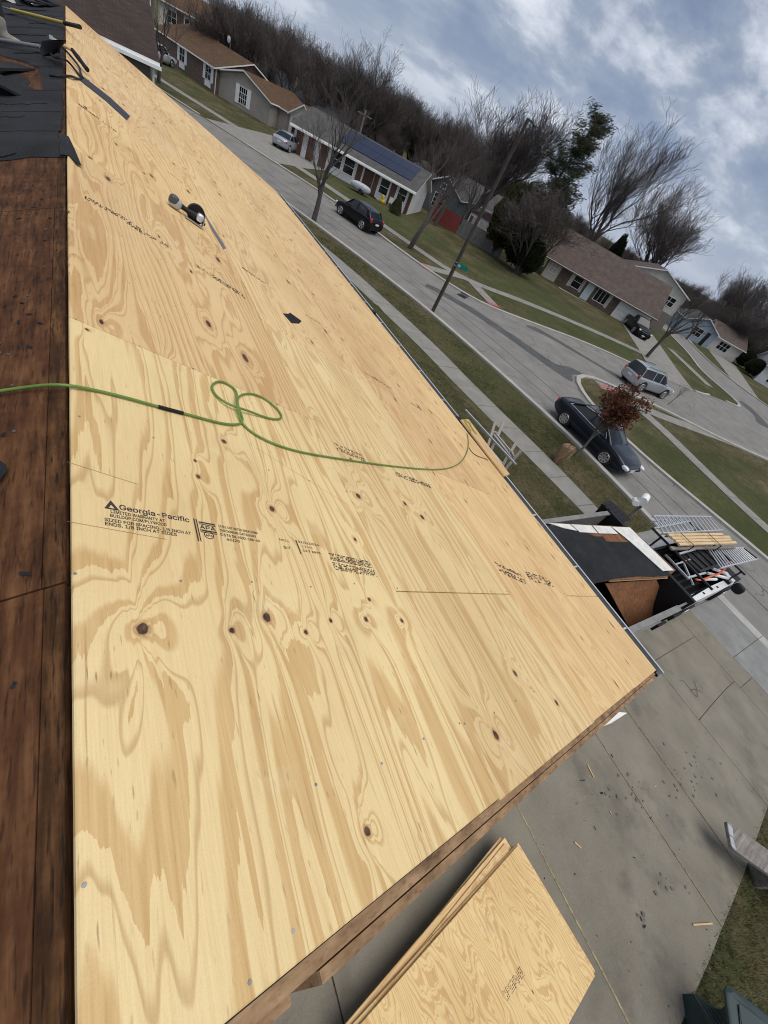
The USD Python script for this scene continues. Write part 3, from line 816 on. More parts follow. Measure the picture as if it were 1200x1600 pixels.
nl = []
for r, (s0, s1) in enumerate(rows):
    for y_ in np.arange(-0.59, 12.9, 0.61):
        for s_ in np.linspace(s0 + .014, s1 - .014, 6):
            if rng.random() < .85: nl.append((s_ + rng.uniform(-.012, .012), y_ + rng.uniform(-.012, .012)))
for u, v in ((390, 1535), (572, 880), (458, 1455)):
    P = CAM + ray(u, v) * ((np.array([0, 0, Z0]) - CAM) @ EN) / (ray(u, v) @ EN)
    nl.append(((P[0]) / CP, P[1]))
part(house, 'deck_nails', nails(nl, (RM, 0.0003), 0.0038), flat('nail_steel', (.30, .30, .31), .5, .6), kind='stuff')
ol = [(.10 + rng.uniform(-.03, .2), rng.uniform(-.5, 3.2)) for _ in range(26)]
LF2 = LF.copy()
part(house, 'old_nails', nails(ol, (LF, -.009), 0.0045, 0.004), flat('old_nail', (.12, .11, .10), .6, .4), kind='stuff')
shards = MB()
for _ in range(26):
    s_, y_ = rng.uniform(.07, .24), rng.uniform(-.6, 3.2)
    a = rng.uniform(0, 6.28); l, w = rng.uniform(.006, .018), rng.uniform(.003, .008)
    q = np.array([[-l, -w, 0], [l * .7, -w * .6, .002], [l, w, .004], [-l * .6, w * .8, .001]])
    c, s2 = math.cos(a), math.sin(a)
    q = np.c_[q[:, 0] * c - q[:, 1] * s2 + s_, q[:, 0] * s2 + q[:, 1] * c + y_, q[:, 2] - .009]
    shards.add(q @ LF[:3, :3].T + LF[:3, 3], [[0, 1, 2, 3]])
part(house, 'felt_shards', shards.out(), FELT, kind='stuff')

# old felt still lying on the stripped slope, with ragged edge, torn hole and a flap over the ridge
r2 = np.random.default_rng(4)
edge_pts = [(s_, 3.34 + .03 * math.sin(s_ * 9) + r2.uniform(-.015, .02)) for s_ in np.linspace(.0, 4.6, 46)]
felt = sg.Polygon([(0.02, 12.9)] + [(0.022, y) for y in np.linspace(12, 4.4, 12)] + [(.045, 4.2), (.05, 3.85), (.03, 3.7)] + edge_pts + [(4.65, 12.9)])
def lsy(u, v):
    n_ = np.array([-SP, 0, CP]); d_ = ray(u, v)
    P_ = CAM + d_ * ((np.array([0, 0, Z0]) - CAM) @ n_) / (d_ @ n_)
    return (-P_[0] / CP, P_[1])


hole = sg.Polygon([lsy(*q) for q in ((-30, 80), (0, 85), (18, 90), (42, 97), (58, 105), (64, 118), (65, 139), (50, 137), (34, 132), (22, 124), (0, 126), (-30, 130))])
felt = felt.buffer(0).difference(hole)
LFm = LF.copy()


def lprism(b, poly, z0, z1):
    for q in getattr(poly, 'geoms', [poly]):
        t = trimesh.creation.extrude_polygon(q, z1 - z0, engine='earcut')
        v = np.array(t.vertices); v[:, 2] += z0
        b.add(v @ LF[:3, :3].T + LF[:3, 3], np.array(t.faces)[:, ::-1])
    return b


island_ = sg.Polygon([lsy(*q) for q in ((6, 116), (12, 110), (22, 111), (40, 119), (46, 126), (40, 133), (24, 128), (4, 124))]).buffer(0)
part(house, 'felt_patch', lprism(MB(), island_, -.0115, -.008).out(), FELT)
part(house, 'old_felt', lprism(MB(), felt, -.0115, -.007).out(), FELT, label='black torn roofing felt left on the stripped slope')
for k, y_ in enumerate((4.0, 4.6, 5.4, 6.6, 8.0, 9.6, 11.2)):
    q = sg.Polygon([(.03, y_), (.3, y_ + .03), (.9, y_ - .03), (1.6, y_ + .02), (1.6, y_ + .5), (.8, y_ + .42), (.03, y_ + .5)])
    part(house, 'felt_layer', lprism(MB(), q.difference(hole.buffer(.02)), -.0068, -.0045).out(), FELT)
for k in range(12):
    y_ = 3.6 + k * .75 + r2.uniform(-.2, .2); s0_ = r2.uniform(.03, .3); w_ = r2.uniform(.15, .6)
    top_ = [(s0_ + w_ * t_, y_ + r2.uniform(-.04, .04)) for t_ in np.linspace(0, 1, 9)]
    bot_ = [(s0_ + w_ * t_, y_ - r2.uniform(.02, .12)) for t_ in np.linspace(1, 0, 9)]
    q = sg.Polygon(top_ + bot_).buffer(0).difference(hole.buffer(.015))
    if not q.is_empty: part(house, 'felt_scrap', lprism(MB(), q, -.0044, -.0022 + .004 * r2.random()).out(), FELT)
fl = MB()
g0 = [(-.03, 3.36), (-.03, 3.9), (.02, 3.85), (.045, 3.62), (.085, 3.30), (.06, 3.28), (.02, 3.38)]
for (s_, y_) in [(0, 0)]:
    P = [RP(a, b, .004 + max(0, .01 * (a > .04))) for a, b in g0]
    c = np.mean(P, 0)
    fl.add(P + [c], [[i, (i + 1) % 7, 7] for i in range(7)])
    fl.add([p_ + [0, 0, .002] for p_ in P] + [c + [0, 0, .002]], [[(i + 1) % 7, i, 7] for i in range(7)][::1])
part(house, 'felt_flap', fl.out(), FELT)

# barge boards at the near gable, drip edge and gutter at the eaves
part(house, 'underlay_strip', MB().box((-.0, YN - .006, -.034), (SE, YN + .02, -.0165), RM).out(), FELT)
nodes_ = np.linspace(0.0, SE + .02, 9)


def board(y0, y1, z0, z1, s0, s1, wob, name):
    b = MB(); rings = []
    for s_ in np.linspace(s0, s1, 14):
        o = wob * math.sin(s_ * 2.3 + y0 * 9)
        rings.append(np.array([[s_, y0 + o, z0], [s_, y1 + o, z0], [s_, y1 + o, z1 + o * .6], [s_, y0 + o, z1 + o * .6]]) @ RM[:3, :3].T + RM[:3, 3])
    b.loft(rings)
    part(house, name, b.out(), BARGE)


board(YN - .034, YN - .0075, -.17, -.030, .0, SE, .002, 'barge_board')
board(YN - .060, YN - .039, -.17, -.040, .42, SE - .02, .002, 'barge_board')
board(YN - .055, YN - .040, -.17, -.06, .0, .36, .002, 'barge_board')
ends = MB()
for k in range(8):
    s_ = .30 + .012 * k
    ends.bar(RP(s_, YN - .05, -.05), RP(s_ + rng.uniform(-.12, .1), YN - .06 - rng.uniform(.0, .03), -.05 + rng.uniform(-.03, .02)), .006, .01)

part(house, 'drip_edge', MB().box((SE - .0, YN - .02, -.05), (SE + .022, YF, -.004), RM).out(), BLACK)
part(house, 'fascia', MB().box((SE - .03, YN, -.22), (SE - .004, YF, -.055), RM).out(), WHITE)
GX, GZ_ = SE * CP + .022, Z0 - SE * SP - .035
gt = MB()
gt.box((GX, YN - .06, GZ_ - .12), (GX + .004, YF, GZ_)).box((GX + .004, YN - .06, GZ_ - .12), (GX + .10, YF, GZ_ - .114))
part(house, 'gutter_trough', gt.out(), flat('gutter_inside', (.007, .007, .008), .9))
part(house, 'gutter_lip', MB().box((GX + .10, YN - .06, GZ_ - .12), (GX + .108, YF, GZ_ + .003)).box((GX + .094, YN - .06, GZ_ + .0035), (GX + .112, YF, GZ_ + .009)).out(), flat('gutter_white', (.55, .56, .56), .4, .3))
br = MB()
for y_ in np.arange(-.4, 12.8, .8): br.box((GX + .004, y_, GZ_ - .006), (GX + .099, y_ + .02, GZ_ + .001))
part(house, 'gutter_hangers', br.out(), ALU, kind='stuff')
for y_ in (3.05, 6.35): part(house, 'gutter_end_box', MB().box((GX - .03, y_, GZ_ - .02), (GX + .10, y_ + .12, GZ_ + .02)).out(), BLACK)
SID = siding('own_siding', (.42, .40, .36))
wl = MB().box((-4.05, YN + .35, .9), (4.05, YF - .35, Z0 - SE * SP - .12))
ga = sg.Polygon([(-4.05, Z0 - SE * SP - .12), (4.05, Z0 - SE * SP - .12), (0, Z0 - .35)])
for y_ in (YN + .35, YF - .37):
    wl.prism(ga, 0, .02, np.array([[1, 0, 0, 0], [0, 0, -1, y_ + .02], [0, 1, 0, 0], [0, 0, 0, 1.0]]))
part(house, 'wall', wl.out(), SID)

# stamps on the sheets: real printed lines, set in the roof frame
def text_on(b, s, s0, y0, width, height, bold=False, squeeze=None):
    t = meshkit.text_mesh(s, height, 0.0003, bold)
    v = np.array(t.vertices); w = v[:, 0].max()
    v[:, 0] *= width / w
    sl = -0.125                                           # the print runs slightly out of square
    v[:, 1] += (v[:, 0]) * sl * 0 + 0
    v = v + [s0, y0, 0.0004]
    v[:, 1] += (v[:, 0] - 0.09) * -0.058
    b.add(v @ RM[:3, :3].T + RM[:3, 3], t.faces)
    return b


def rect_on(b, s0, s1, y0, y1, z=0.0004, sl=-0.058):
    v = np.array([[s0, y0, z], [s1, y0, z], [s1, y1, z], [s0, y1, z], [s0, y0, z + .0003], [s1, y0, z + .0003], [s1, y1, z + .0003], [s0, y1, z + .0003]])
    v[:, 1] += (v[:, 0] - 0.09) * sl
    return b.add(v @ RM[:3, :3].T + RM[:3, 3], [[0, 3, 2, 1], [4, 5, 6, 7], [0, 1, 5, 4], [1, 2, 6, 5], [2, 3, 7, 6], [3, 0, 4, 7]])


st = MB()
tri = sg.Polygon([(.086, .250), (.124, .248), (.103, .284)]).difference(sg.Polygon([(.097, .254), (.112, .2535), (.1035, .267)]))
st.prism(tri, .0004, .0007, RM)
text_on(st, 'Georgia-Pacific', .122, .2555, .200, .019, True)
text_on(st, 'LIMITED WARRANTY AT', .100, .237, .145, .011, True)
text_on(st, 'BUILDGP.COM/PLYWOOD', .098, .2215, .150, .011, True)
text_on(st, 'SIZED FOR SPACING. 1/8 INCH AT', .084, .2035, .235, .011, True)
text_on(st, 'ENDS. 1/8 INCH AT SIDES', .084, .1885, .19, .0115, True)
rect_on(st, .336, .3405, .182, .276); rect_on(st, .3445, .348, .182, .276)
rect_on(st, .352, .408, .262, .268); rect_on(st, .352, .408, .2555, .259)
text_on(st, 'APA', .352, .238, .054, .015, True)
rect_on(st, .352, .408, .2285, .234); rect_on(st, .352, .408, .222, .2255)
ringp = sg.Point(.378, .198).buffer(.0165).difference(sg.Point(.378, .198).buffer(.0135))
st.prism(ringp, .0004, .0007, RM)
text_on(st, 'APA', .366, .2085, .024, .009, True)
text_on(st, '19/32 CAT RATED SHEATHING', .418, .2585, .15, .010, True)
text_on(st, 'THICKNESS CATEGORY', .418, .2405, .14, .010, True)
text_on(st, '0.578 IN. HUD-UM-40', .418, .2215, .15, .011, True)
text_on(st, '40/20', .436, .204, .05, .011, True)
text_on(st, 'MILL', .656, .248, .048, .010); text_on(st, 'S:7', .664, .211, .03, .012, True)
rect_on(st, .735, .7405, .196, .266)
text_on(st, '01/11/2024', .745, .255, .105, .010, True); text_on(st, '(2:4)', .758, .234, .05, .010); text_on(st, '22:7 8895', .752, .2125, .09, .010, True)
part(house, 'mill_stamp', st.out(), INK, label='black lettered mill stamp on the nearest sheet', kind='stuff')
# smudged code blocks of the other stamps


def smudge(b, s0, s1, ya, yb, nrow, ncol, fill=.6, sl=0.0):
    r = np.random.default_rng(int(1000 * (s0 + ya * 7)) % 9999)
    hs, hy = (s1 - s0) / ncol, (yb - ya) / nrow
    for i in range(nrow):
        if nrow > 5 and i == nrow // 2: continue
        for j in range(ncol):
            if r.random() < fill:
                a = s0 + (j + r.uniform(0, .3)) * hs; y_ = ya + (i + r.uniform(0, .25)) * hy
                rect_on(b, a, a + hs * r.uniform(.45, 1.0), y_, y_ + hy * r.uniform(.4, .8), .0016, sl)


cb = MB(); smudge(cb, .885, 1.13, .175, .262, 11, 46, .62, -.1)
part(house, 'code_block', cb.out(), INK, label='black smudged code print at the end of the mill stamp')
R2 = lambda u, v: (lambda P: (P[0] / CP, P[1]))(CAM + ray(u, v) * ((np.array([0, 0, Z0]) - CAM) @ EN) / (ray(u, v) @ EN))
for (ua, va, ub, vb, nr, ncx, hgt_, dk) in ((524, 697, 568, 716, 6, 22, .075, 0), (617, 740, 672, 760, 5, 26, .05, 1), (775, 885, 818, 905, 6, 18, .11, 1), (825, 900, 860, 910, 5, 14, .10, 1),
                                            (132, 308, 195, 342, 3, 22, .06, 1), (197, 345, 222, 362, 4, 8, .09, 1), (224, 364, 268, 388, 3, 16, .05, 0), (304, 413, 328, 428, 2, 9, .05, 0), (330, 430, 382, 464, 5, 18, .075, 1),
                                            (378, 418, 416, 444, 4, 16, .05, 1), (570, 582, 612, 608, 3, 16, .04, 0), (640, 628, 660, 642, 3, 8, .05, 1), (262, 268, 300, 298, 2, 14, .02, 1), (122, 162, 182, 206, 2, 18, .05, 1), (340, 205, 352, 215, 2, 5, .04, 0), (478, 492, 510, 512, 2, 12, .03, 0)):
    a, b_ = R2(ua, va), R2(ub, vb)
    m_ = MB()
    smudge(m_, a[0], b_[0], a[1] - hgt_ / 2, a[1] + hgt_ / 2, nr, ncx, .6, (b_[1] - a[1]) / (b_[0] - a[0] + 1e-6))
    # rect_on shears about s=0.09
    t = m_.out()
    sl = (b_[1] - a[1]) / (b_[0] - a[0] + 1e-6)
    t.vertices = np.array(t.vertices) - np.array([0, 1, 0]) * (a[0] - .09) * sl
    part(house, 'code_print', t, INK if dk else INKF)

# pencil / saw lines and scuffs
sc = MB()
for (ua, va, ub, vb, w) in ((105, 722, 215, 757, .0012), (105, 815, 260, 843, .0012), (400, 700, 545, 790, .0011)):
    a, b_ = R2(ua, va), R2(ub, vb)
    A_, B_ = np.array(a), np.array(b_); n_ = np.array([-(B_ - A_)[1], (B_ - A_)[0]]); n_ = n_ / np.linalg.norm(n_) * w / 2
    q = [A_ - n_, B_ - n_, B_ + n_, A_ + n_]
    sc.add([RP(p_[0], p_[1], .0012) for p_ in q], [[0, 1, 2, 3]])
part(house, 'chalk_lines', sc.out(), flat('pencil', (.20, .12, .07), .8))

# ------------------------------------------------------------------ things lying on the roof
hose_px = [(-30, 616), (0, 611), (50, 604), (103, 602), (140, 608), (180, 617), (250, 636), (310, 652), (345, 661), (370, 663), (379, 656), (374, 640), (371, 626), (376, 618), (390, 615), (412, 622), (432, 638), (440, 650), (432, 655), (412, 651), (385, 641), (357, 631), (338, 618), (331, 606), (336, 598), (349, 597), (362, 604), (370, 622), (373, 645), (378, 660), (395, 676), (430, 694), (470, 706), (520, 715), (580, 724), (640, 731), (690, 733), (716, 725), (729, 708), (732, 690), (730, 678)]
hp = []
for i, (u, v) in enumerate(hose_px):
    h = .009 if not 9 <= i <= 28 else .009 + .012 * (i in (11, 12, 20, 21, 27, 28))
    if u < 103:
        n_ = np.array([-SP, 0, CP]); o = np.array([0, 0, Z0]) + n_ * .008
    else:
        n_ = EN; o = np.array([0, 0, Z0]) + n_ * h
    d_ = ray(u, v)
    hp.append(CAM + d_ * ((o - CAM) @ n_) / (d_ @ n_))
hp = spline(hp, 7)
HOSE = flat('hose_green', (.115, .20, .03), .38, noise=.15, scale=12)
hose = thing('air_hose', 'green air hose lying in a loop across the plywood roof', 'hose')
part(hose, 'hose', MB().tube(hp, .0054, 8).out(), HOSE, smooth=True)
k = np.argmin(np.abs(hp[:, 0] - .299) + np.abs(hp[:, 1] - .827))
part(hose, 'tape_wrap', MB().tube(hp[k - 1:k + 4], .0075, 8).out(), BLACK, smooth=True)

saw = thing('power_tool', 'small black and silver cordless cutting tool lying on the plywood', 'power tool', M=RM @ mat4((.86, 3.90, 0), -.02, .88))
s_ = MB()
def blob(b, c, r, n=2):
    t = trimesh.creation.icosphere(n, 1.0); v = np.array(t.vertices)
    v = np.sign(v) * np.abs(v) ** .75
    b.add(v * np.asarray(r) + np.asarray(c), t.faces)
    return b
part(saw, 'battery', blob(MB(), (-.115, 0, .055), (.062, .045, .05)).out(), flat('tool_silver', (.40, .42, .43), .35, .3), smooth=True)
part(saw, 'battery_pad', blob(MB(), (-.135, -.012, .07), (.045, .036, .045)).out(), flat('tool_grey', (.05, .06, .065), .5), smooth=True)
part(saw, 'handle', MB().tube([(-.07, 0, .06), (-.02, 0, .058), (.03, 0, .06), (.08, 0, .06)], [.026, .022, .03, .04], 12).out(), BLACK, smooth=True)
part(saw, 'blade_guard', MB().cyl((.085, .03, .075), .085, .045, 1, 28).out(), BLACK, smooth=40)
part(saw, 'gear_head', blob(MB(), (.12, -.015, .075), (.038, .034, .04)).out(), ALU, smooth=True)
part(saw, 'base_plate', MB().box((-.01, -.075, .012), (.17, -.035, .018)).box((.155, -.075, .018), (.16, -.03, .085)).out(), STEEL)
part(saw, 'arbor_knob', MB().cyl((.165, -.03, .05), .014, .03, 0, 12).out(), BLACK)

sp_ = [R2(u, v) for u, v in ((442, 490), (450, 491), (453, 489), (471, 502), (467, 506), (455, 505))]
single('felt_scrap', MB().prism(sg.Polygon(sp_).buffer(0), .001, .004, RM).out(), FELT, 'small black scrap of roofing felt alone in the middle of the plywood', 'felt scrap')

# flat black strap with two cords, near the far end of the ridge
strap = thing('safety_strap', 'flat black strap with two thin cords trailing over the ridge', 'strap')
a = [R2(u, v) for u, v in ((203, 182), (198, 188), (164, 157), (126, 127), (131, 121), (172, 153))]
part(strap, 'webbing', MB().prism(sg.Polygon(a).buffer(0), .002, .006, RM).out(), flat('webbing', (.030, .032, .042), .8))
def LS(u, v, h):
    n_ = np.array([-SP, 0, CP]); o = np.array([0, 0, Z0]) + n_ * h; d_ = ray(u, v)
    return CAM + d_ * ((o - CAM) @ n_) / (d_ @ n_)


c1 = [RP(*R2(128, 124), .01), RP(*R2(117, 113), .02), RP(*R2(105, 101), .03), LS(94, 91, .05), LS(80, 84, .06)]
c2 = [RP(*R2(129, 123), .01), RP(*R2(124, 111), .02), RP(*R2(116, 100), .03), RP(*R2(105, 89), .04), LS(92, 82, .06)]
c3 = [RP(*R2(126, 125), .01), RP(*R2(118, 124), .012), RP(*R2(105, 121), .012), LS(88, 119, .012), LS(78, 118, .012)]
for c in (c1, c2, c3): part(strap, 'cord', MB().tube(spline(c, 6), .011, 7).out(), BLACK, smooth=True)

knife = thing('steel_strip', 'thin grey metal strip lying along the plywood beyond the power tool', 'metal strip')
a = [R2(u, v) for u, v in ((318, 332), (353, 388), (349, 390), (330, 358))]
part(knife, 'strip', MB().prism(sg.Polygon(a).buffer(0), .001, .003, RM).out(), flat('strip_grey', (.17, .165, .18), .45, .5))


def L3(u, v, h=0.0):
    n_ = np.array([-SP, 0, CP]); o = np.array([0, 0, Z0]) + n_ * h; d_ = ray(u, v)
    return CAM + d_ * ((o - CAM) @ n_) / (d_ @ n_)


shov = thing('tear_off_shovel', 'black roofing shovel with a grey pole lying on the torn felt', 'shovel')
P0, P1 = L3(-25, 58, .05), L3(63, 73, .05)
part(shov, 'pole', MB().tube([P0, (P0 + P1) / 2, P1], .019, 10).out(), flat('pole_grey', (.22, .22, .23), .4, .3), smooth=True)
bl = []
for u, v, h in ((62, 76, .04), (66, 64, .12), (85, 62, .20), (104, 63, .22), (98, 70, .16), (93, 80, .08), (80, 86, .03), (66, 87, .015)):
    bl.append(L3(u, v, h))
c = np.mean(bl, 0)
b = MB(); b.add(bl + [c - [0, 0, .03]], [[i, (i + 1) % 8, 8] for i in range(8)]); b.add([p_ - [0, 0, .006] for p_ in bl] + [c - [0, 0, .036]], [[(i + 1) % 8, i, 8] for i in range(8)])
part(shov, 'blade', b.out(), BLACK, smooth=True)
ham = thing('hammer', 'hammer with a wooden neck and black grip lying across the ridge', 'hammer')
A_, B_, C_ = RP(-.09, 7.55, .10), RP(.05, 7.45, .08), RP(.20, 7.15, .05)
part(ham, 'neck', MB().tube([A_, B_], [.020, .018], 10).out(), PINE, smooth=True)
part(ham, 'grip', MB().tube([B_, B_ * .66 + C_ * .34, B_ * .33 + C_ * .67, C_], [.020, .026, .022, .025], 10).out(), BLACK, smooth=True)
part(ham, 'head', MB().bar(A_ + [0, .05, .0], A_ + [0, -.07, .02], .035).out(), STEEL)
yel = thing('pry_fork', 'yellow handled tear off fork with a black grip near the worker', 'roofing fork')
A_, B_, C_ = L3(18, 15, .05), L3(101, 36, .05), L3(101, 36, .05) + (L3(101, 36, .05) - L3(18, 15, .05)) * .26
part(yel, 'handle', MB().tube([A_, B_], .020, 10).out(), flat('handle_yellow', (.42, .30, .035), .45), smooth=True)
part(yel, 'grip', MB().tube([B_, (B_ + C_) / 2, C_], [.026, .024, .027], 10).out(), BLACK, smooth=True)
part(yel, 'fork_head', MB().bar(A_, A_ * 1.12 - B_ * .12, .12, .01).out(), STEEL)

scrapl = MB()
q = [L3(0, 720, .003), L3(10, 728, .003), L3(11, 737, .003), L3(0, 752, .003), L3(-12, 745, .003), L3(-10, 722, .003)]
scrapl.add(q, [[0, 5, 4], [0, 4, 3], [0, 3, 2], [0, 2, 1]][::1]); scrapl.add([p_ + [0, 0, .003] for p_ in q], [[0, 1, 2], [0, 2, 3], [0, 3, 4], [0, 4, 5]])
single('felt_scrap', scrapl.out(), FELT, 'black scrap of felt on the stripped brown slope at the left edge', 'felt scrap')
rubble = thing('shingle_heap', 'dark heap of torn shingles on the felt at the far ridge', 'shingle heap')
for k in range(9):
    c = L3(rng.uniform(5, 95), rng.uniform(2, 10), .02) if k < 5 else L3(rng.uniform(-10, 14), rng.uniform(100, 140), .02)
    part(rubble, 'shingle', MB().box((-.25, -.12, 0), (.25, .12, .02), mat4(c, rng.uniform(0, 3)) @ trimesh.transformations.rotation_matrix(rng.uniform(-.3, .3), [1, .4, 0])).out(), FELT)

plank = thing('eaves_board', 'pale pine board lying along the gutter edge', 'board')
qa = [RP(*R2(u, v), .03) for u, v in ((718, 658), (730, 657), (794, 743), (786, 746))]
b = MB(); b.add(qa + [p_ - EN * .022 for p_ in qa], [[0, 3, 2, 1], [4, 5, 6, 7], [0, 1, 5, 4], [1, 2, 6, 5], [2, 3, 7, 6], [3, 0, 4, 7]])
t = b.out(); trimesh.repair.fix_normals(t)
part(plank, 'board', t, PINE)
rope = thing('yellow_rope', 'thin yellow rope tangled on the pine board at the eaves', 'rope')
rp = [RP(*R2(u, v), .045) for u, v in ((730, 678), (727, 668), (724, 662), (731, 664), (737, 676), (741, 681), (734, 671), (728, 662), (722, 659))]
part(rope, 'rope', MB().tube(spline(rp, 6), .008, 6).out(), flat('rope_yellow', (.42, .36, .07), .7), smooth=True)
cordp = [RP(*R2(u, v), .006) for u, v in ((733, 700), (738, 708), (748, 714), (762, 720))]
single('thin_cord', MB().tube(spline(cordp, 6), .004, 6).out(), BLACK, 'thin dark cord lying near the eaves beside the pine board', 'cord', smooth=True)

# ------------------------------------------------------------------ on the driveway
zt = 1.96
stack = thing('plywood_stack', 'stack of new plywood sheets on the driveway beside the house', 'plywood stack')
c0 = np.array(GZ(930, 1525, zt)); c1 = np.array(GZ(808, 1318, zt))
ang0 = math.atan2(*(c1 - c0)[[1, 0]])                     # direction of the short edge
for k in range(9):
    M = mat4((c0[0], c0[1], zt - .016 * (k + 1)), ang0 + (0, .012, -.008, .05, .03, -.01, .06, .02, 0)[k])
    # local x along the short edge, y towards the camera
    dx = (0, .008, .01, .10, .13, .02, .16, .03, .02)[k]
    dy = (0, -.05, .01, .05, .02, .03, .01, .02, .01)[k]
    sgn = 1
    ply_sheet(stack, 'plywood_sheet', 0 + dx, 1.245 + dx, 0 + dy, 2.44 + dy, PLY_STACK if k == 0 else PLY_B, M=M, top=.015 - (0.002 if k else 0), th=.014, uvo=(1.0, -3.2) if k == 0 else (k * 3.1, 7.0), rot=(k == 0))
sb = MB()
g_ = terrain(3.0, -2.4)
for t_ in (.25, 1.2, 2.1):
    n_ = np.array([-math.sin(ang0), math.cos(ang0), 0])
    e_ = np.array([math.cos(ang0), math.sin(ang0), 0])
    a = c0 * [1, 1, 0] + n_ * t_ + e_ * .1 + [0, 0, zt - .19]
    sb.bar(a, a + e_ * 1.0, .09, .09)
    for q in (.1, .9):
        p_ = a + e_ * q
        zg = float(terrain(p_[0], p_[1]))
        sb.box((p_[0] - .05, p_[1] - .05, zg), (p_[0] + .05, p_[1] + .05, zt - .2))
part(stack, 'bearer', sb.out(), BARGE)
mk = MB(); r = np.random.default_rng(12)
for i in range(5):
    for j in range(15):
        if r.random() < .7:
            mk.box((.50 + i * .016, 1.02 - j * .02 - r.uniform(.008, .016), .0152), (.50 + i * .016 + r.uniform(.005, .012), 1.02 - j * .02, .0155), mat4((c0[0], c0[1], zt - .016), ang0))
part(stack, 'code_print', mk.out(), INKF)


def on_ground(pts, h):
    return [np.array([*G(u, v, h), float(terrain(*G(u, v, h))) + h]) for u, v in pts]


q = on_ground([(930, 1140), (962, 1112), (980, 1114), (955, 1130)], .06)
b = MB(); b.add(q, [[0, 1, 2], [0, 2, 3]]); b.add([p_ + [0, 0, .004] for p_ in q], [[0, 2, 1], [0, 3, 2]])
single('paper_sheet', b.out(), WHITE, 'white folded sheet of paper on the driveway against the house', 'paper')
crumbs = MB(); chips = MB()
for k in range(110):
    u, v = (rng.uniform(790, 1190), rng.uniform(1110, 1590)) if k % 3 else (rng.normal(960, 50), rng.normal(1240, 70))
    x, y = G(u, v)
    if y < np.interp(x, [2, 9, 15], [-4.1, -4.2, -4.5]) or v < 1600 - .82 * (u - 350) + 60: continue
    z = float(terrain(x, y)) + .034
    l = rng.uniform(.003, .011) if k % 9 else rng.uniform(.014, .030)
    (crumbs if k % 4 else chips).box((-l, -l * rng.uniform(.12, .5), 0), (l, l * rng.uniform(.12, .5), .004), mat4((x, y, z), rng.uniform(0, 6.28)))
single('shingle_crumbs', crumbs.out(), FELT, 'dark crumbs of old shingle scattered over the driveway', 'roofing crumbs', kind='stuff')
single('wood_chips', chips.out(), PINE, 'pale splinters of wood scattered over the driveway', 'wood chips', kind='stuff')
for (u0, v0, u1, v1, lab) in ((918, 1195, 928, 1215, 'small pale wood splinter on the driveway nearest the gable'), (1083, 1445, 1113, 1443, 'long pale wood splinter on the driveway near the lawn'), (898, 1316, 908, 1325, 'short pale splinter beside the plywood stack')):
    a, b_ = on_ground([(u0, v0), (u1, v1)], .04)
    single('wood_splinter', MB().bar(a, b_, .018, .01).out(), PINE, lab, 'wood splinter')
# oil spots and damp marks on the concrete
sp = MB(); r = np.random.default_rng(5)
for (u, v, n, sd) in ((1085, 1205, 26, 18), (985, 1240, 16, 14), (1040, 1375, 10, 14), (1000, 1430, 5, 6), (1070, 1225, 12, 22)):
    for _ in range(n):
        x, y = G(u + r.normal(0, sd), v + r.normal(0, sd * 1.2)); rad = r.uniform(.008, .032)
        t = np.linspace(0, 6.28, 12)[:-1]; rr = rad * (1 + .3 * r.normal(size=11))
        z = float(terrain(x, y)) + .0375
        sp.add(np.c_[np.r_[x, x + rr * np.cos(t)], np.r_[y, y + rr * .8 * np.sin(t)], np.full(12, z) + 0 * t[0] - np.r_[0, (terrain(x, y) - terrain(x + rr * np.cos(t), y + rr * .8 * np.sin(t)))]], [[0, i, i % 11 + 1] for i in range(1, 12)])
single('oil_spots', sp.out(), flat('oil_stain', (.115, .106, .090), .8), 'dark oil spots on the driveway concrete', 'oil spots', kind='stuff')
for (pts, lab) in (([(1063, 1063), (1070, 1066), (1075, 1072), (1085, 1064)], 'forked dry twig lying on the driveway slab'), ([(1080, 1080), (1090, 1078), (1097, 1082)], 'curled dark twig lying on the driveway slab')):
    p_ = on_ground(pts, .05); single('fallen_twig', MB().tube(spline(p_, 4), .0045, 6).out(), BARK, lab, 'twig')

bench = thing('garden_bench', 'weathered grey wooden bench beside the driveway at the lawn', 'bench')
A_ = on_ground([(1143, 1325)], .0)[0]
zb_ = float(terrain(8.2, -4.2)) + .5
t0, t1, t2 = GZ(1155, 1296, zb_), GZ(1143, 1325, zb_), GZ(1205, 1369, zb_)
ax = (t2 - t1); ax[2] = 0; L_ = np.linalg.norm(ax); ax /= L_
wd = np.array([-ax[1], ax[0], 0]); wid = abs((t0 - t1) @ wd)
wd = wd * np.sign((t0 - t1) @ wd)
rects = sg.box(0, 0, 1.5, wid).difference(sg.box(-.1, -.1, .05, .05)).union(sg.Point(.05, .05).buffer(.05)).difference(sg.box(-.1, wid - .04, .04, wid + .1)).union(sg.Point(.04, wid - .04).buffer(.04))
Mb = np.eye(4); Mb[:3, 0], Mb[:3, 1], Mb[:3, 3] = ax, wd, [t1[0], t1[1], 0]
if np.linalg.det(Mb[:3, :3]) < 0:
    Mb[:3, 1] = -wd; Mb[:3, 3] = [*(t1 + wd * wid)[:2], 0]
part(bench, 'seat_plank', MB().prism(rects, zb_ - .05, zb_, Mb).out(), GREYWOOD)
part(bench, 'paint_patch', MB().prism(sg.Polygon([(.012, .03), (.09, .02), (.06, wid * .45), (.012, wid * .45)]).union(sg.Polygon([(.012, wid * .52), (.08, wid * .5), (.10, wid * .85), (.02, wid - .03)])), zb_ + .0005, zb_ + .002, Mb).out(), flat('flaking_paint', (.36, .40, .42), .6, noise=.2))
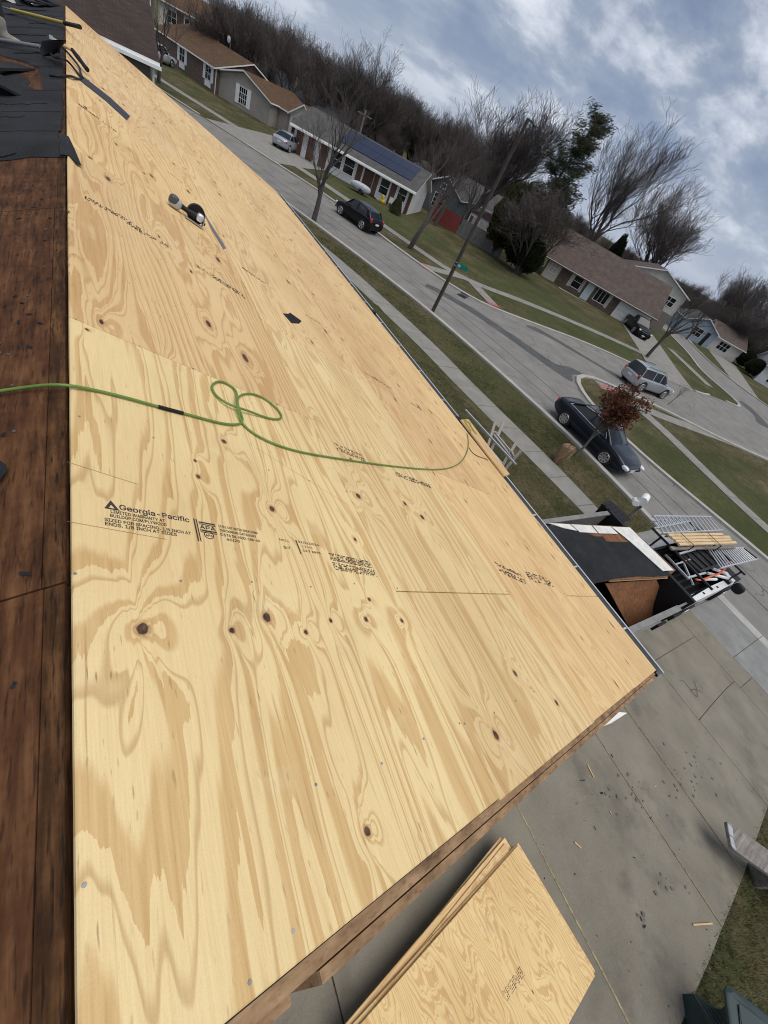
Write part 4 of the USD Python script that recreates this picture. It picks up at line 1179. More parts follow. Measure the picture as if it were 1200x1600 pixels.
for x_ in (.95, 1.38):
    q = Mb[:3, :3] @ [x_, 0, 0] + Mb[:3, 3]
    part(bench, 'leg', MB().box((x_, .03, float(terrain(q[0], q[1])) - .02), (x_ + .06, wid - .03, zb_ - .05), Mb).out(), GREYWOOD)

binm = flat('bin_green', (.012, .028, .030), .5, noise=.2)
bn = thing('wheeled_bin', 'dark green wheeled bin at the corner of the lawn by the driveway', 'wheeled bin')
bz = float(terrain(7.4, -5))
q0 = GZ(1130, 1541, bz + 1.0)
Mn = mat4((q0[0] + .06, q0[1] - .02, bz), -.95)
# body tapers downwards; the lid is domed with a lip
lidp = sg.box(0, -.62, .58, 0).buffer(-.06).buffer(.06)
body = []
for z, k in ((0.0, .10), (.5, .06), (.96, .025)):
    c_ = np.array(lidp.buffer(-k).exterior.coords)[:-1]
    idx_ = np.linspace(0, 1, 33)[:-1]
    ln_ = lidp.buffer(-k).exterior
    body.append(np.array([[*ln_.interpolate(t_, True).coords[0], z] for t_ in idx_]) @ Mn[:3, :3].T + Mn[:3, 3])
part(bn, 'body', MB().loft([r_[::1] for r_ in body]).out(), binm, smooth=40)
lid = []
for z, k in ((.955, -.012), (.985, -.015), (1.01, .02), (1.03, .09)):
    ln_ = lidp.buffer(-k).exterior
    lid.append(np.array([[*ln_.interpolate(t_, True).coords[0], z] for t_ in np.linspace(0, 1, 33)[:-1]]) @ Mn[:3, :3].T + Mn[:3, 3])
part(bn, 'lid', MB().loft(lid).out(), binm, smooth=35)
for y_ in (-.55, -.10): part(bn, 'wheel', MB().tm(trimesh.creation.cylinder(.11, height=.05, sections=16), Mn @ mat4((.56, y_, .11)) @ trimesh.transformations.rotation_matrix(math.pi / 2, [1, 0, 0])).out(), RUBBER)

# ------------------------------------------------------------------ trailer with torn off decking
tz = 2.54
TX0, TX1, TY0, TY1 = 5.7, 10.42, -.30, 2.33
tr = thing('dump_trailer', 'high sided dump trailer full of torn off roof decking below the eaves', 'trailer')
TGREY = flat('trailer_grey', (.20, .195, .185), .6, .2, noise=.2)
TIN = flat('trailer_inside', (.035, .034, .033), .8, noise=.4)
tf = float(terrain(9, 1)) + .62
part(tr, 'side_wall', MB().box((TX0, TY0 + .05, tf), (TX1, TY0 + .09, tz - .07)).out(), TGREY)
part(tr, 'side_wall', MB().box((TX0, TY1 - .03, tf), (TX1, TY1, tz - .02)).out(), TGREY)
part(tr, 'top_rail', MB().box((TX0, TY0 - .02, tz - .07), (TX1 - .55, TY0 + .10, tz)).box((TX0, TY0 - .05, tz - .16), (TX1 - 1.4, TY0 - .02, tz - .08)).out(), TGREY)
part(tr, 'top_rail', MB().box((TX0, TY1 - .06, tz - .018), (TX1, TY1 + .06, tz + .02)).out(), TGREY)
part(tr, 'front_wall', MB().box((TX1, TY0, tf), (TX1 + .10, TY1, tz + .06)).box((TX1 + .1, TY0, tz - .10), (TX1 + .22, TY1, tz - .04)).out(), BLACK)
part(tr, 'floor', MB().box((TX0, TY0 + .1, tf - .06), (TX1, TY1 - .04, tf)).out(), TIN)
part(tr, 'frame', MB().box((TX0, .4, tf - .25), (TX1 + .8, .55, tf - .07)).box((TX0, 1.5, tf - .25), (TX1 + .8, 1.65, tf - .07)).out(), BLACK)
for x_ in (7.5, 8.5):
    for y_ in (TY0 - .02, TY1 + .02):
        gz = float(terrain(x_, y_)) + .03
        part(tr, 'wheel', MB().cyl((x_, y_ + (.14 if y_ < 0 else -.14), gz + .37), .37, .24, 1, 22).out(), RUBBER, smooth=40)
for lo_, hi_ in (((8.9, TY0 - .10, tz - .30), (9.25, TY0 - .05, tz - .12)), ((9.6, TY0 - .08, tz - .26), (9.95, TY0 - .03, tz - .10))): part(tr, 'side_bracket', MB().box(lo_, hi_).out(), BLACK)


def quad_sheet(parent, name, pts, th, mat, label=None, top=False):
    pts = [np.asarray(p_, float) for p_ in pts]
    n_ = np.cross(pts[1] - pts[0], pts[2] - pts[0]); n_ /= np.linalg.norm(n_)
    if n_[2] < 0: n_ = -n_
    k = len(pts)
    c = np.mean(pts, 0)
    b = MB(); up, dn = pts, [p_ - n_ * th for p_ in pts]
    b.add(up + dn + [c, c - n_ * th], [[i, (i + 1) % k, 2 * k] for i in range(k)] + [[k + (i + 1) % k, k + i, 2 * k + 1] for i in range(k)] + [x for i in range(k) for x in ([i, k + i, k + (i + 1) % k], [i, k + (i + 1) % k, (i + 1) % k])])
    t = b.out(); trimesh.repair.fix_normals(t)
    if parent is None: return single(name, t, mat, label[0], label[1], label[2] if len(label) > 2 else None)
    return part(parent, name, t, mat, label=label)


Z = lambda u, v, z: np.array(GZ(u, v, z))
quad_sheet(None, 'felt_covered_deck', [Z(858, 817, 2.60), Z(984, 823, 2.60), Z(1056, 891, 2.58), Z(1042, 902, 2.58), Z(950, 907, 2.58), Z(922, 912, 2.60), Z(905, 870, 2.6)], .02, OLD_SHEET, ('large torn off piece of roof decking lying across the trailer under black felt', 'decking piece'))
fe = quad_sheet(None, 'black_felt', [Z(853, 822, 2.612), Z(888, 822, 2.615), Z(916, 832, 2.615), Z(930, 838, 2.614), Z(942, 838, 2.613), Z(948, 846, 2.612), Z(985, 847, 2.612), Z(998, 860, 2.61), Z(1038, 892, 2.60), Z(1048, 899, 2.597), Z(1020, 901, 2.60), Z(1000, 900, 2.602), Z(960, 904, 2.605), Z(935, 910, 2.607), Z(925, 913, 2.608)], .006, FELT, ('black roofing felt still stuck on the decking piece in the trailer', 'felt'))
k = 0
for q, lab in (([(857, 817), (890, 819), (902, 829), (882, 825)], 'first white board from the eaves on the trailer load'), ([(892, 819), (924, 821), (934, 833), (906, 831)], 'second white board from the eaves on the trailer load'),
               ([(926, 821), (954, 822.5), (966, 834), (936, 833)], 'third white board from the eaves on the trailer load'), ([(956, 823), (984, 824), (1053, 891), (1036, 892), (985, 846)], 'long white board along the front wall of the trailer')):
    quad_sheet(None, 'white_board', [Z(u, v, 2.628) for u, v in q], .012, OFFWHITE, (lab, 'board', 'white boards on the trailer load'))
quad_sheet(None, 'old_plywood_sheet', [Z(946, 912, 2.42), Z(1026, 906, 2.42), Z(1046, 952, 1.62), Z(983, 981, 1.62)], .018, OLD_SHEET, ('brown old plywood sheet leaning inside the trailer', 'plywood sheet'))
a, b_ = Z(951, 907, 2.52), Z(1048, 902, 2.52)
single('pine_batten', MB().bar(a, b_, .05, .02).out(), PINEX, 'thin pale batten along the near edge of the trailer load', 'batten')
for k in range(14):
    x_, y_ = rng.uniform(7, 9.9), rng.uniform(.3, 1.9)
    quad_sheet(None, 'shingle_scrap', [np.array([x_, y_, tf + .02 + rng.uniform(0, .08)]) + np.array([*(np.array([[c_, s2], [-s2, c_]]) @ o), rng.uniform(-.02, .02)]) for c_, s2 in [(math.cos(k), math.sin(k))] for o in ((-.4, -.2), (.4, -.2), (.4, .2), (-.4, .2))], .02, FELT, ('dark shingle scrap in the bottom of the trailer', 'shingle scrap', 'shingle scraps in the trailer'))

# ------------------------------------------------------------------ work truck with ladder rack
WPAINT = paint('truck_white', (.66, .67, .67), .0)
wt = thing('work_truck', 'white sided work truck with a black bed and ladder rack in front of the trailer', 'truck')
gz = 0.0
bx0, bx1, by0, by1 = 12.75, 15.5, -.16, 1.72
rail = 1.45
part(wt, 'bed_side', MB().box((bx0 + .3, by0 - .03, .75), (bx1, by0 + .02, rail)).box((bx0 + .3, by0 - .03, rail), (bx1, by0 + .16, rail + .035)).out(), WPAINT)
part(wt, 'bed_side', MB().box((bx0 + .3, by1 - .02, .75), (bx1, by1 + .03, rail)).box((bx0 + .3, by1 - .16, rail), (bx1, by1 + .03, rail + .035)).out(), WPAINT)
part(wt, 'stake_pocket', MB().box((bx0 + 1.0, by0 + .03, rail + .036), (bx0 + 1.1, by0 + .1, rail + .039)).box((bx0 + 2.0, by0 + .03, rail + .036), (bx0 + 2.1, by0 + .1, rail + .039)).out(), BLACK)
part(wt, 'tailgate', MB().box((bx0, by0, .7), (bx0 + .07, by1, rail + .12)).box((bx0 - .12, by0, rail + .02), (bx0, by1, rail + .08)).out(), BLACK)
part(wt, 'bed_floor', MB().box((bx0 + .07, by0 + .02, .85), (bx1, by1 - .02, .9)).out(), BLACK)
rb = MB()
for y_ in np.arange(by0 + .2, by1 - .1, .22): rb.box((bx0 + .1, y_, .9), (bx1, y_ + .08, .925))
part(wt, 'bed_ribs', rb.out(), flat('bed_grey', (.03, .032, .036), .5))
part(wt, 'chassis', MB().box((bx0, .25, .45), (18.2, .4, .7)).box((bx0, 1.2, .45), (18.2, 1.35, .7)).out(), BLACK)
part(wt, 'head_board', MB().box((bx1, by0, .8), (bx1 + .06, by1, rail + .12)).out(), BLACK)
for x_ in (14.35, 17.4):
    for y_ in (by0 + .06, by1 - .06):
        w_ = part(wt, 'wheel', MB().cyl((x_, y_ + (.0 if y_ < 0 else -.06), .39), .39, .27, 1, 24).out(), RUBBER, smooth=40)
        part(w_, 'rim', MB().cyl((x_, y_ + (-.135 if y_ < 0 else .08), .39), .22, .03, 1, 18).out(), STEEL)
part(wt, 'wheel_arch', MB().cyl((14.35, by0 - .005, .42), .50, .06, 1, 28).out(), DARK)
part(wt, 'door', MB().box((bx1 + .12, by0 + .0, .6), (bx1 + 1.05, by0 + .05, 1.28)).box((bx1 + .12, by1 - .05, .6), (bx1 + 1.05, by1, 1.28)).out(), WPAINT)
part(wt, 'front_wing', MB().box((bx1 + 1.1, by0 + .02, .6), (bx1 + 2.4, by1 - .02, 1.05)).out(), BLACK)
part(wt, 'cab_corner', MB().box((bx1 + .10, by0 + .0, 1.28), (bx1 + .30, by0 + .30, 1.62)).out(), WPAINT)
mir = part(wt, 'mirror', blob(MB(), (16.25, -.36, 1.34), (.10, .17, .17)).out(), BLACK, smooth=True)
part(mir, 'mirror_arm', MB().bar((16.2, -.02, 1.2), (16.25, -.25, 1.3), .07).out(), WPAINT)
# rack
RK = flat('rack_black', (.015, .015, .016), .4, noise=.3)
zr_ = 2.0
for x_ in (13.1, 15.6):
    rk = MB().bar((x_, by0, zr_), (x_, by1 + .25, zr_), .05)
    for y_ in (by0 + .12, by1 - .1):
        rk.bar((x_, y_, rail), (x_, y_, zr_), .05)
    part(wt, 'rack_frame', rk.out(), RK)
part(wt, 'rack_rail', MB().bar((13.1, 1.0, zr_ + .03), (15.6, 1.0, zr_ + .03), .05).bar((13.1, by1 + .2, zr_ + .03), (15.6, by1 + .2, zr_ + .03), .05).out(), ALU)
part(wt, 'tool_cradle', MB().bar((13.2, .35, 1.7), (13.2, 1.2, 1.7), .05).bar((13.2, .4, 1.7), (14.3, .35, 1.72), .05).bar((13.2, .85, 1.7), (14.2, .85, 1.72), .04).bar((13.4, .2, 1.6), (13.9, .9, 1.65), .04).out(), ALU)
for (a, b_, lab) in (((14.7, .35, 1.6), (15.6, -.02, 1.6), None), ((15.1, .40, 1.65), (15.75, .12, 1.62), None), ((14.2, .25, 1.55), (15.0, .1, 1.55), None)):
    part(wt, 'brace_tube', MB().bar(a, b_, .06).out(), WHITE)
# open black lid with ribs
lid = thing('open_tool_box', 'open black ribbed lid of a tool box standing up on the work truck', 'tool box')
zq = 1.95
P = [Z(1103, 848, zq + .08), Z(1134, 878, zq), Z(1093, 893, zq - .25), Z(1063, 866, zq - .2)]
b = MB(); quad_sheet(lid, 'tray', [p_ - [0, 0, .05] for p_ in P], .03, BLACK)
for i in range(4): part(lid, 'rim_bar', MB().bar(P[i], P[(i + 1) % 4], .06, .05).out(), RK)
for t_ in (.2, .4, .6, .8):
    part(lid, 'rib', MB().bar(P[0] * (1 - t_) + P[3] * t_ - [0, 0, .02], P[1] * (1 - t_) + P[2] * t_ - [0, 0, .02], .05, .03).out(), flat(f'rib_grey', (.04, .041, .043), .35) if t_ == .2 else UsdShade.Material.Get(stage, '/World/Looks/rib_grey'))
strap2 = [Z(1087, 905, 1.85), Z(1095, 906, 1.8), Z(1112, 900, 1.8), Z(1128, 893, 1.8), Z(1146, 880, 1.85), Z(1150, 886, 1.75)]
single('ratchet_strap', MB().tube(spline(strap2, 5), .028, 6).out(), flat('strap_orange', (.62, .10, .035), .6), 'orange red ratchet strap hanging along the work truck bed', 'strap', smooth=True)


def ladder(label, a, b_, c_, d_, n, z=None):
    """a-b one stile, c-d the other"""
    t = thing('ladder', label, 'ladder', group='aluminium ladders on the truck rack')
    part(t, 'stile', MB().bar(a, b_, .03, .085).out(), ALU); part(t, 'stile', MB().bar(c_, d_, .03, .085).out(), ALU)
    for k in range(n):
        s_ = (k + .5) / n
        part(t, 'rung', MB().tube([a + (b_ - a) * s_, c_ + (d_ - c_) * s_], .019, 8).out(), ALU, smooth=True)
    return t


zl = 2.14
ladder('aluminium ladder lying on the far side of the rack beside the lumber', Z(1020, 807, zl), Z(1110, 808, zl), Z(1034, 834, zl), Z(1128, 829, zl), 15)
ladder('short ladder lying under the far ladder on the rack', Z(1018, 815, zl - .1), Z(1062, 809, zl - .1), Z(1040, 838, zl - .1), Z(1080, 828, zl - .1), 7)
l3 = ladder('aluminium ladder sticking out over the front of the work truck', Z(1103, 856, 2.0), Z(1161, 857, 2.0), Z(1125, 888, 2.0), Z(1183, 874, 2.0), 16)
part(l3, 'foot', MB().bar(Z(1161, 857, 2.0), Z(1183, 874, 2.0), .05, .07).out(), BLACK)
for i in range(3):
    for j in range(4):
        if (i, j) == (2, 0): continue
        f0 = (j + .5) / 4; zz_ = 2.08 + i * .06
        a = Z(1041 + 22 * f0, 834 + 19 * f0, zz_); b_ = Z(1127 + 20 * f0 + (i * 3 - 4) + 3 * (j % 2), 833 + 17 * f0, zz_)
        single('lumber_stud', MB().bar(a, b_, .085, .055).out(), PINEX, 'pale pine stud in the strapped bundle on the truck rack', 'stud', 'studs bundled on the truck rack')
bb = MB()
for f0 in (.30, .80):
    a = Z(1041 + 86 * f0 - 4, 832, 2.30); c = Z(1063 + 84 * f0 - 3, 853, 2.27)
    bb.bar(a, c, .03, .008).bar(c, c - [0, 0, .22], .03, .008)
single('lumber_ties', bb.out(), BLACK, 'two black ties round the bundle of studs', 'ties')
a, b_ = Z(1048, 857, 2.06), Z(1147, 855, 2.06)
single('grey_board', MB().bar(a, b_, .10, .05).out(), GREYWOOD, 'grey weathered board lying along the bundle of studs', 'board')

# ------------------------------------------------------------------ kerbside things
mb = thing('mailbox', 'white mailbox on a post at the kerb behind the truck', 'mailbox')
mx, my = 16.55, 3.5
part(mb, 'post', MB().box((mx - .05, my - .05, 0), (mx + .05, my + .05, 1.0)).out(), GREYWOOD)
pr = sg.Point(0, 0).buffer(.15).intersection(sg.box(-1, 0, 1, 1)).union(sg.box(-.15, -.17, .15, 0.001))
Mm = np.array([[0.35, 0, .94, mx - .28], [-.94, 0, .35, my + .02], [0, 1, 0, 1.17], [0, 0, 0, 1.0]])
part(mb, 'box', MB().prism(pr, 0, .55, Mm).out(), WHITE, smooth=40)
part(mb, 'door', MB().prism(pr.buffer(-.02), .551, .56, Mm).out(), BLACK)
part(mb, 'newspaper_tube', MB().tube([(mx - .40, my + .10, .98), (mx - .12, my + .30, .95)], .11, 10).out(), WHITE)
bk = thing('black_bin', 'black bin standing on the lawn behind the trailer', 'bin')
bxy = np.array([14.35, 3.35]); bh = .98
Mk = mat4((*bxy, float(terrain(*bxy))), .15)
rings = []
for z, k in ((0, .06), (.5, .03), (bh, 0)):
    o = sg.box(-.33, -.42, .33, .42).buffer(-k).exterior
    rings.append(np.array([[*o.interpolate(t_, True).coords[0], z] for t_ in np.linspace(0, 1, 25)[:-1]]) @ Mk[:3, :3].T + Mk[:3, 3])
part(bk, 'body', MB().loft(rings).out(), BLACK)
lb = MB().box((-.35, -.44, bh), (.35, .44, bh + .05), Mk)
for y_ in np.linspace(-.36, .3, 5): lb.box((-.31, y_, bh + .05), (.31, y_ + .06, bh + .075), Mk)
part(bk, 'lid', lb.out(), BLACK)

sh = thing('sawhorse', 'grey wooden sawhorse standing on the front lawn below the eaves', 'sawhorse')
SAWW = oldwood('sawhorse_wood', (0.20, 0.175, 0.15), (0.33, 0.295, 0.26), (0.44, 0.40, 0.355), 'z', 1.0, 0.3)
gpts = [((761, 700), (774, 658)), ((767, 704), (787, 660)), ((784, 729), (808, 689)), ((789, 734), (814, 704))]
lp = []
for q0, q1 in gpts:
    bx, by = G(*q0); zg = float(terrain(bx, by))
    lp.append((np.array([bx, by, zg]), np.array(GZ(*q1, zg + .78))))
for a, c in lp: part(sh, 'leg', MB().bar(a, c, .10, .05).out(), SAWW)
mid = lambda i, f: lp[i][0] * (1 - f) + lp[i][1] * f
ba, bb_ = (mid(0, .48) + mid(1, .48)) / 2, (mid(2, .48) + mid(3, .48)) / 2
part(sh, 'beam', MB().bar(ba + (ba - bb_) * .12, bb_ + (bb_ - ba) * .12, .10, .10).out(), SAWW)
for i in (0, 2): part(sh, 'tie', MB().bar(mid(i, .62), mid(i + 1, .62), .07, .03).out(), SAWW)
for (a, b_, h, lab) in (((727, 640), (806, 726), .9, 'long bright aluminium pole leaning past the sawhorse'), ((775, 678), (797, 704), .7, 'short aluminium rail lying on the sawhorse'), ((766, 702), (784, 724), .3, 'white rail below the sawhorse near the eaves')):
    P = on_ground([a, b_], h); single('aluminium_pole', MB().bar(P[0], P[1], .05, .05).out(), ALU, lab, 'pole')

gb = thing('dry_grass_clump', 'brown bundle of dried ornamental grass between pavement and kerb', 'grass clump')
gx, gy = G(868, 722)
r = np.random.default_rng(3)
b = MB(); b2 = MB()
for k in range(420):
    a, t_ = r.uniform(0, 6.28), r.uniform(0, 1) ** .5
    x0_, y0_ = gx + math.cos(a) * .15 * t_, gy + math.sin(a) * .15 * t_
    h = r.uniform(.55, .98)
    sp_ = .09 if k % 3 else .13
    pts = [(x0_, y0_, 0), (x0_ + math.cos(a) * .06 * t_, y0_ + math.sin(a) * .06 * t_, h * .45), (x0_ + math.cos(a) * sp_ * t_ + .10, y0_ + math.sin(a) * sp_ * t_ + .02, h * .85), (x0_ + math.cos(a) * sp_ * 1.2 * t_ + .26, y0_ + math.sin(a) * sp_ * t_ + .03, h * .88)]
    (b if k % 2 else b2).tube(pts, [.012, .012, .010, .004], 3, caps=False)
part(gb, 'stems', b.out(), flat('dry_stems', (.30, .20, .12), .9, noise=.4, scale=20)); part(gb, 'stems', b2.out(), flat('dry_stems_dark', (.17, .10, .06), .9, noise=.4, scale=20))

lamp = thing('street_lamp', 'tall dark wooden street lamp pole with a small lamp arm at the kerb', 'street lamp')
lx, ly = G(675, 488)
d_ = ray(826, 185); kk = ((lx - CAM[0]) * d_[0] + (ly - CAM[1]) * d_[1]) / (d_[0] ** 2 + d_[1] ** 2)
top = CAM + d_ * kk
POLE = flat('pole_brown', (.045, .036, .028), .85, noise=.3)
part(lamp, 'pole', MB().tube([(lx, ly, -.1), ((lx + top[0]) / 2, (ly + top[1]) / 2, top[2] / 2), (top[0], top[1], top[2])], [.115, .10, .085], 12).out(), POLE, smooth=True)
part(lamp, 'arm', MB().tube([top - [0, 0, .12], top + [.12, -.1, -.02], top + [.30, -.24, -.10]], .035, 8).out(), POLE, smooth=True)
part(lamp, 'lamp_head', blob(MB(), top + [.30, -.25, -.12], (.12, .07, .05)).out(), POLE, smooth=True)
sgn = thing('street_sign', 'small green street name sign fixed to the street lamp pole', 'street sign')
SG_ = flat('sign_green', (.0, .16, .115), .4)
sz_ = 2.85; f_ = sz_ / top[2]
sc_ = np.array([lx + (top[0] - lx) * f_, ly + (top[1] - ly) * f_, sz_])
va = np.array([-sc_[1], sc_[0], 0]); va /= -np.linalg.norm(va)
MS = np.eye(4); nrm = np.array([-sc_[0], -sc_[1], 0]); nrm /= np.linalg.norm(nrm); va = np.cross([0, 0, 1], nrm)
MS[:3, 0], MS[:3, 1], MS[:3, 2], MS[:3, 3] = va, [0, 0, 1], nrm, sc_ + nrm * .12
part(sgn, 'plate', MB().box((.05, -.12, 0), (.72, .12, .01), MS).out(), SG_)
t = meshkit.text_mesh('Dr', .12, .002, True); v_ = np.array(t.vertices) + [.12, -.06, .011]
part(sgn, 'lettering', MB().add(v_ @ MS[:3, :3].T + MS[:3, 3], t.faces).out(), WHITE)
part(sgn, 'bracket', MB().box((-.08, -.1, -.14), (.06, -.06, .005), MS).box((-.08, .06, -.14), (.06, .1, .005), MS).out(), STEEL)

# storm drain at the far kerb
dr = thing('storm_drain', 'dark storm drain opening in the far kerb by the street lamp', 'storm drain')
a, b_ = np.array([*G(719, 459), .12]), np.array([*G(731, 466), .12])
part(dr, 'opening', MB().bar(a, b_, .36, .012).out(), DARK)
part(dr, 'grate', MB().bar(a + [-.45, -.25, -.108], b_ + [-.45, -.25, -.108], .5, .01).out(), BLACK)

# ------------------------------------------------------------------ cars
TAIL = flat('tail_lamp', (.30, .012, .018), .25, coat=.5)
HEAD = flat('head_lamp', (.62, .64, .66), .15, spec=.8)
PLATE = flat('number_plate', (.6, .6, .6), .5)
RIM = flat('alloy_rim', (.45, .45, .46), .35, .7)


def car(name, label, cat, spec, rear, front, side, paintm, dim=None, pix=True):
    """rear, front: pixels where the visible wheels meet the ground; side +1 left wheels seen, -1 right wheels seen"""
    A_, B_ = (np.array(G(*rear)), np.array(G(*front))) if pix else (np.array(rear), np.array(front))
    hd = (B_ - A_) / np.linalg.norm(B_ - A_); lf = np.array([-hd[1], hd[0]])
    W, L, WB, r = spec['W'], spec['L'], spec['WB'], spec['r']
    mid = (A_ + B_) / 2 - lf * side * (W / 2 - .08)
    base = mid + hd * spec.get('off', 0.0)
    z = float(terrain(*base)) + .004
    t = thing(name, label, cat, (base[0], base[1], z), math.atan2(hd[1], hd[0]))
    prof, gh = spec['prof'], spec['gh']
    xs_ = np.unique(np.r_[np.linspace(-L / 2, L / 2, 30), -L / 2 + .03, L / 2 - .03, -L / 2 + .1, L / 2 - .1])
    px, pz = zip(*prof)
    b = MB(); rings = []
    for x in xs_:
        zt_ = np.interp(x, px, pz); e = abs(x) / (L / 2)
        w = W / 2 * (1 - .16 * max(0, (e - .72) / .28) ** 2.2)
        zb_ = .24 + .10 * max(0, (e - .85) / .15)
        if e > .985: zt_, zb_ = zt_ - .06, zb_ + .05
        hm = zb_ + (zt_ - zb_)
        half = [(0, zb_), (w * .80, zb_), (w * .965, zb_ + .10), (w, zb_ + .42 * (hm - zb_)), (w * .995, zt_ - .16), (w * .95, zt_ - .05), (w * .86, zt_ - .005), (w * .45, zt_ + .022), (0, zt_ + .028)]
        ring = half + [(-y, z_) for y, z_ in half[-2:0:-1]]
        rings.append(np.array([[x, y, z_] for y, z_ in ring]))
    b.loft(rings)
    part(t, 'body', b.out(), paintm, smooth=38)
    # glasshouse: [(x, z, halfwidth factor)]
    belt = lambda x: np.interp(x, px, pz)
    gx = [q[0] for q in gh]; gz_ = [q[1] for q in gh]
    xs2 = np.unique(np.r_[np.linspace(gx[0], gx[-1], 22), gx])
    def sec(x, grow=0.0, lo=None):
        zt_ = np.interp(x, gx, gz_); zb_ = belt(x) - .02
        f = np.clip((zt_ - zb_) / (max(gz_) - zb_ + 1e-6), 0, 1)
        wb, wt_ = W / 2 * .90, W / 2 * (.90 - .20 * f)
        zl_ = zb_ if lo is None else zb_ + (zt_ - zb_) * lo
        wl_ = wb if lo is None else wb + (wt_ - wb) * lo
        h = [(wl_ + grow, zl_), (wt_ + grow, zt_ - .05), (wt_ * .9, zt_ - .005 + grow), (0, zt_ + .03 * f + grow)]
        return np.array([[x, y, z_] for y, z_ in h + [(-y, z_) for y, z_ in h[-2::-1]]])
    g_ = MB(); g_.loft([sec(x) for x in xs2]); part(t, 'windows', g_.out(), GLASSD, smooth=35)
    i0, i1 = spec['roof']
    rr = [sec(x, .008, .86) for x in np.linspace(i0, i1, 12)]
    part(t, 'roof', MB().loft(rr).out(), paintm, smooth=35)
    for xa, xb in spec['pillars']:
        for s2 in (-1, 1):
            za, zb2 = belt(xa) + .0, np.interp(xb, gx, gz_) - .03
            f = np.clip((zb2 - za) / (max(gz_) - za), 0, 1)
            pl = MB().bar((xa, s2 * W / 2 * .905, za - .02), (xb, s2 * (W / 2 * (.90 - .20 * f) + .004), zb2), .075 if xa not in spec.get('thick', ()) else .28, .03, up=(0, 1, 0))
            part(t, 'pillar', pl.out(), paintm)
    if spec.get('chrome'):
        for s2 in (-1, 1):
            cl_ = [(x, s2 * (W / 2 * .915), belt(x) + .0) for x in np.linspace(gx[0] + .25, gx[-1] - .35, 9)]
            up_ = [(x, s2 * (W / 2 * .73), np.interp(x, gx, gz_) - .04) for x in np.linspace(gx[-1] - .75, gx[0] + .75, 9)]
            part(t, 'window_trim', MB().tube(cl_ + up_ + cl_[:1], .020, 5).out(), ALU)
    for xw in (-WB / 2, WB / 2):
        for s2 in (-1, 1):
            yy_ = s2 * (W / 2 - .105)
            part(t, 'wheel_arch', MB().cyl((xw, s2 * (W / 2 - .12), r + .03), r * 1.17, .245, 1, 26).out(), DARK)
            wh = part(t, 'wheel', MB().cyl((xw, yy_, r), r, .22, 1, 26).out(), RUBBER, smooth=40)
            rm = MB().cyl((xw, s2 * (W / 2 + .008), r), r * .70, .012, 1, 24)
            part(wh, 'rim', MB().cyl((xw, s2 * (W / 2 + .006), r), r * .70, .004, 1, 24).out(), BLACK)
            spk = MB()
            for k in range(spec.get('spokes', 5)):
                a = 2 * math.pi * k / spec.get('spokes', 5) + .3
                spk.bar((xw, s2 * (W / 2 + .012), r), (xw + math.cos(a) * r * .68, s2 * (W / 2 + .012), r + math.sin(a) * r * .68), .075, .02, up=(0, 1, 0))
            tor = trimesh.creation.torus(r * .67, .022, 24, 6); vv = np.array(tor.vertices)[:, [0, 2, 1]] + [xw, s2 * (W / 2 + .008), r]
            spk.add(vv, tor.faces[:, ::-1])
            part(wh, 'spokes', spk.out(), RIM)
    zf, zr2 = np.interp(L / 2 - .15, px, pz), np.interp(-L / 2 + .1, px, pz)
    for s2 in (-1, 1):
        part(t, 'headlight', blob(MB(), (L / 2 - .20, s2 * W * .385, zf - .11), (.30, .13, .10)).out(), HEAD, smooth=True)
        part(t, 'tail_light', blob(MB(), (-L / 2 + .13, s2 * W * .40, zr2 - spec.get('tl', .14)), (.13, .10, spec.get('tlh', .10))).out(), TAIL, smooth=True)
        part(t, 'mirror', blob(MB(), (gx[-1] - .55, s2 * (W / 2 + .08), belt(gx[-1] - .55) + .05), (.09, .11, .075)).out(), paintm, smooth=True)
    part(t, 'grille', MB().box((L / 2 - .06, -W * .25, .42), (L / 2 - .005, W * .25, zf - .16)).out(), BLACK)
    part(t, 'grille_bar', MB().box((L / 2 - .004, -W * .25, zf - .17), (L / 2 + .008, W * .25, zf - .145)).out(), STEEL)
    part(t, 'number_plate', MB().box((-L / 2 - .012, -.2, zr2 - .34), (-L / 2 + .01, .2, zr2 - .22)).out(), PLATE)
    part(t, 'number_plate', MB().box((L / 2 - .01, -.2, .38), (L / 2 + .016, .2, .50)).out(), PLATE)
    if spec.get('rack'):
        for s2 in (-1, 1): part(t, 'roof_rail', MB().tube([(i0 + .2, s2 * W * .33, max(gz_) + .06), (i1 - .2, s2 * W * .33, max(gz_) + .06)], .02, 6).out(), BLACK)
    if spec.get('bed'):
        x0_, x1_ = spec['bed']
        part(t, 'bed_inside', MB().box((x0_, -W * .40, belt(x0_) + .03), (x1_, W * .40, belt(x0_) + .034)).out(), DARK)
    return t


SEDAN = dict(W=1.85, L=4.95, WB=2.84, r=.345, spokes=8, chrome=True, off=.02,
             prof=[(-2.48, .86), (-2.3, 1.0), (-1.6, 1.05), (-.3, .99), (.95, .955), (1.9, .84), (2.35, .68), (2.48, .58)],
             gh=[(-1.95, 1.03), (-1.05, 1.43), (-.3, 1.50), (.25, 1.47), (1.2, .96)], roof=(-1.0, .3), pillars=[(1.08, .28), (-.35, -.3), (-1.75, -1.05)])
CRUZE = dict(W=1.8, L=4.6, WB=2.69, r=.33, spokes=5,
             prof=[(-2.3, .90), (-2.1, 1.02), (-1.5, 1.05), (-.2, .98), (.95, .94), (1.8, .82), (2.2, .66), (2.3, .55)],
             gh=[(-1.75, 1.03), (-.9, 1.42), (-.2, 1.48), (.3, 1.45), (1.15, .95)], roof=(-.88, .35), pillars=[(1.02, .32), (-.3, -.25), (-1.55, -.9)])
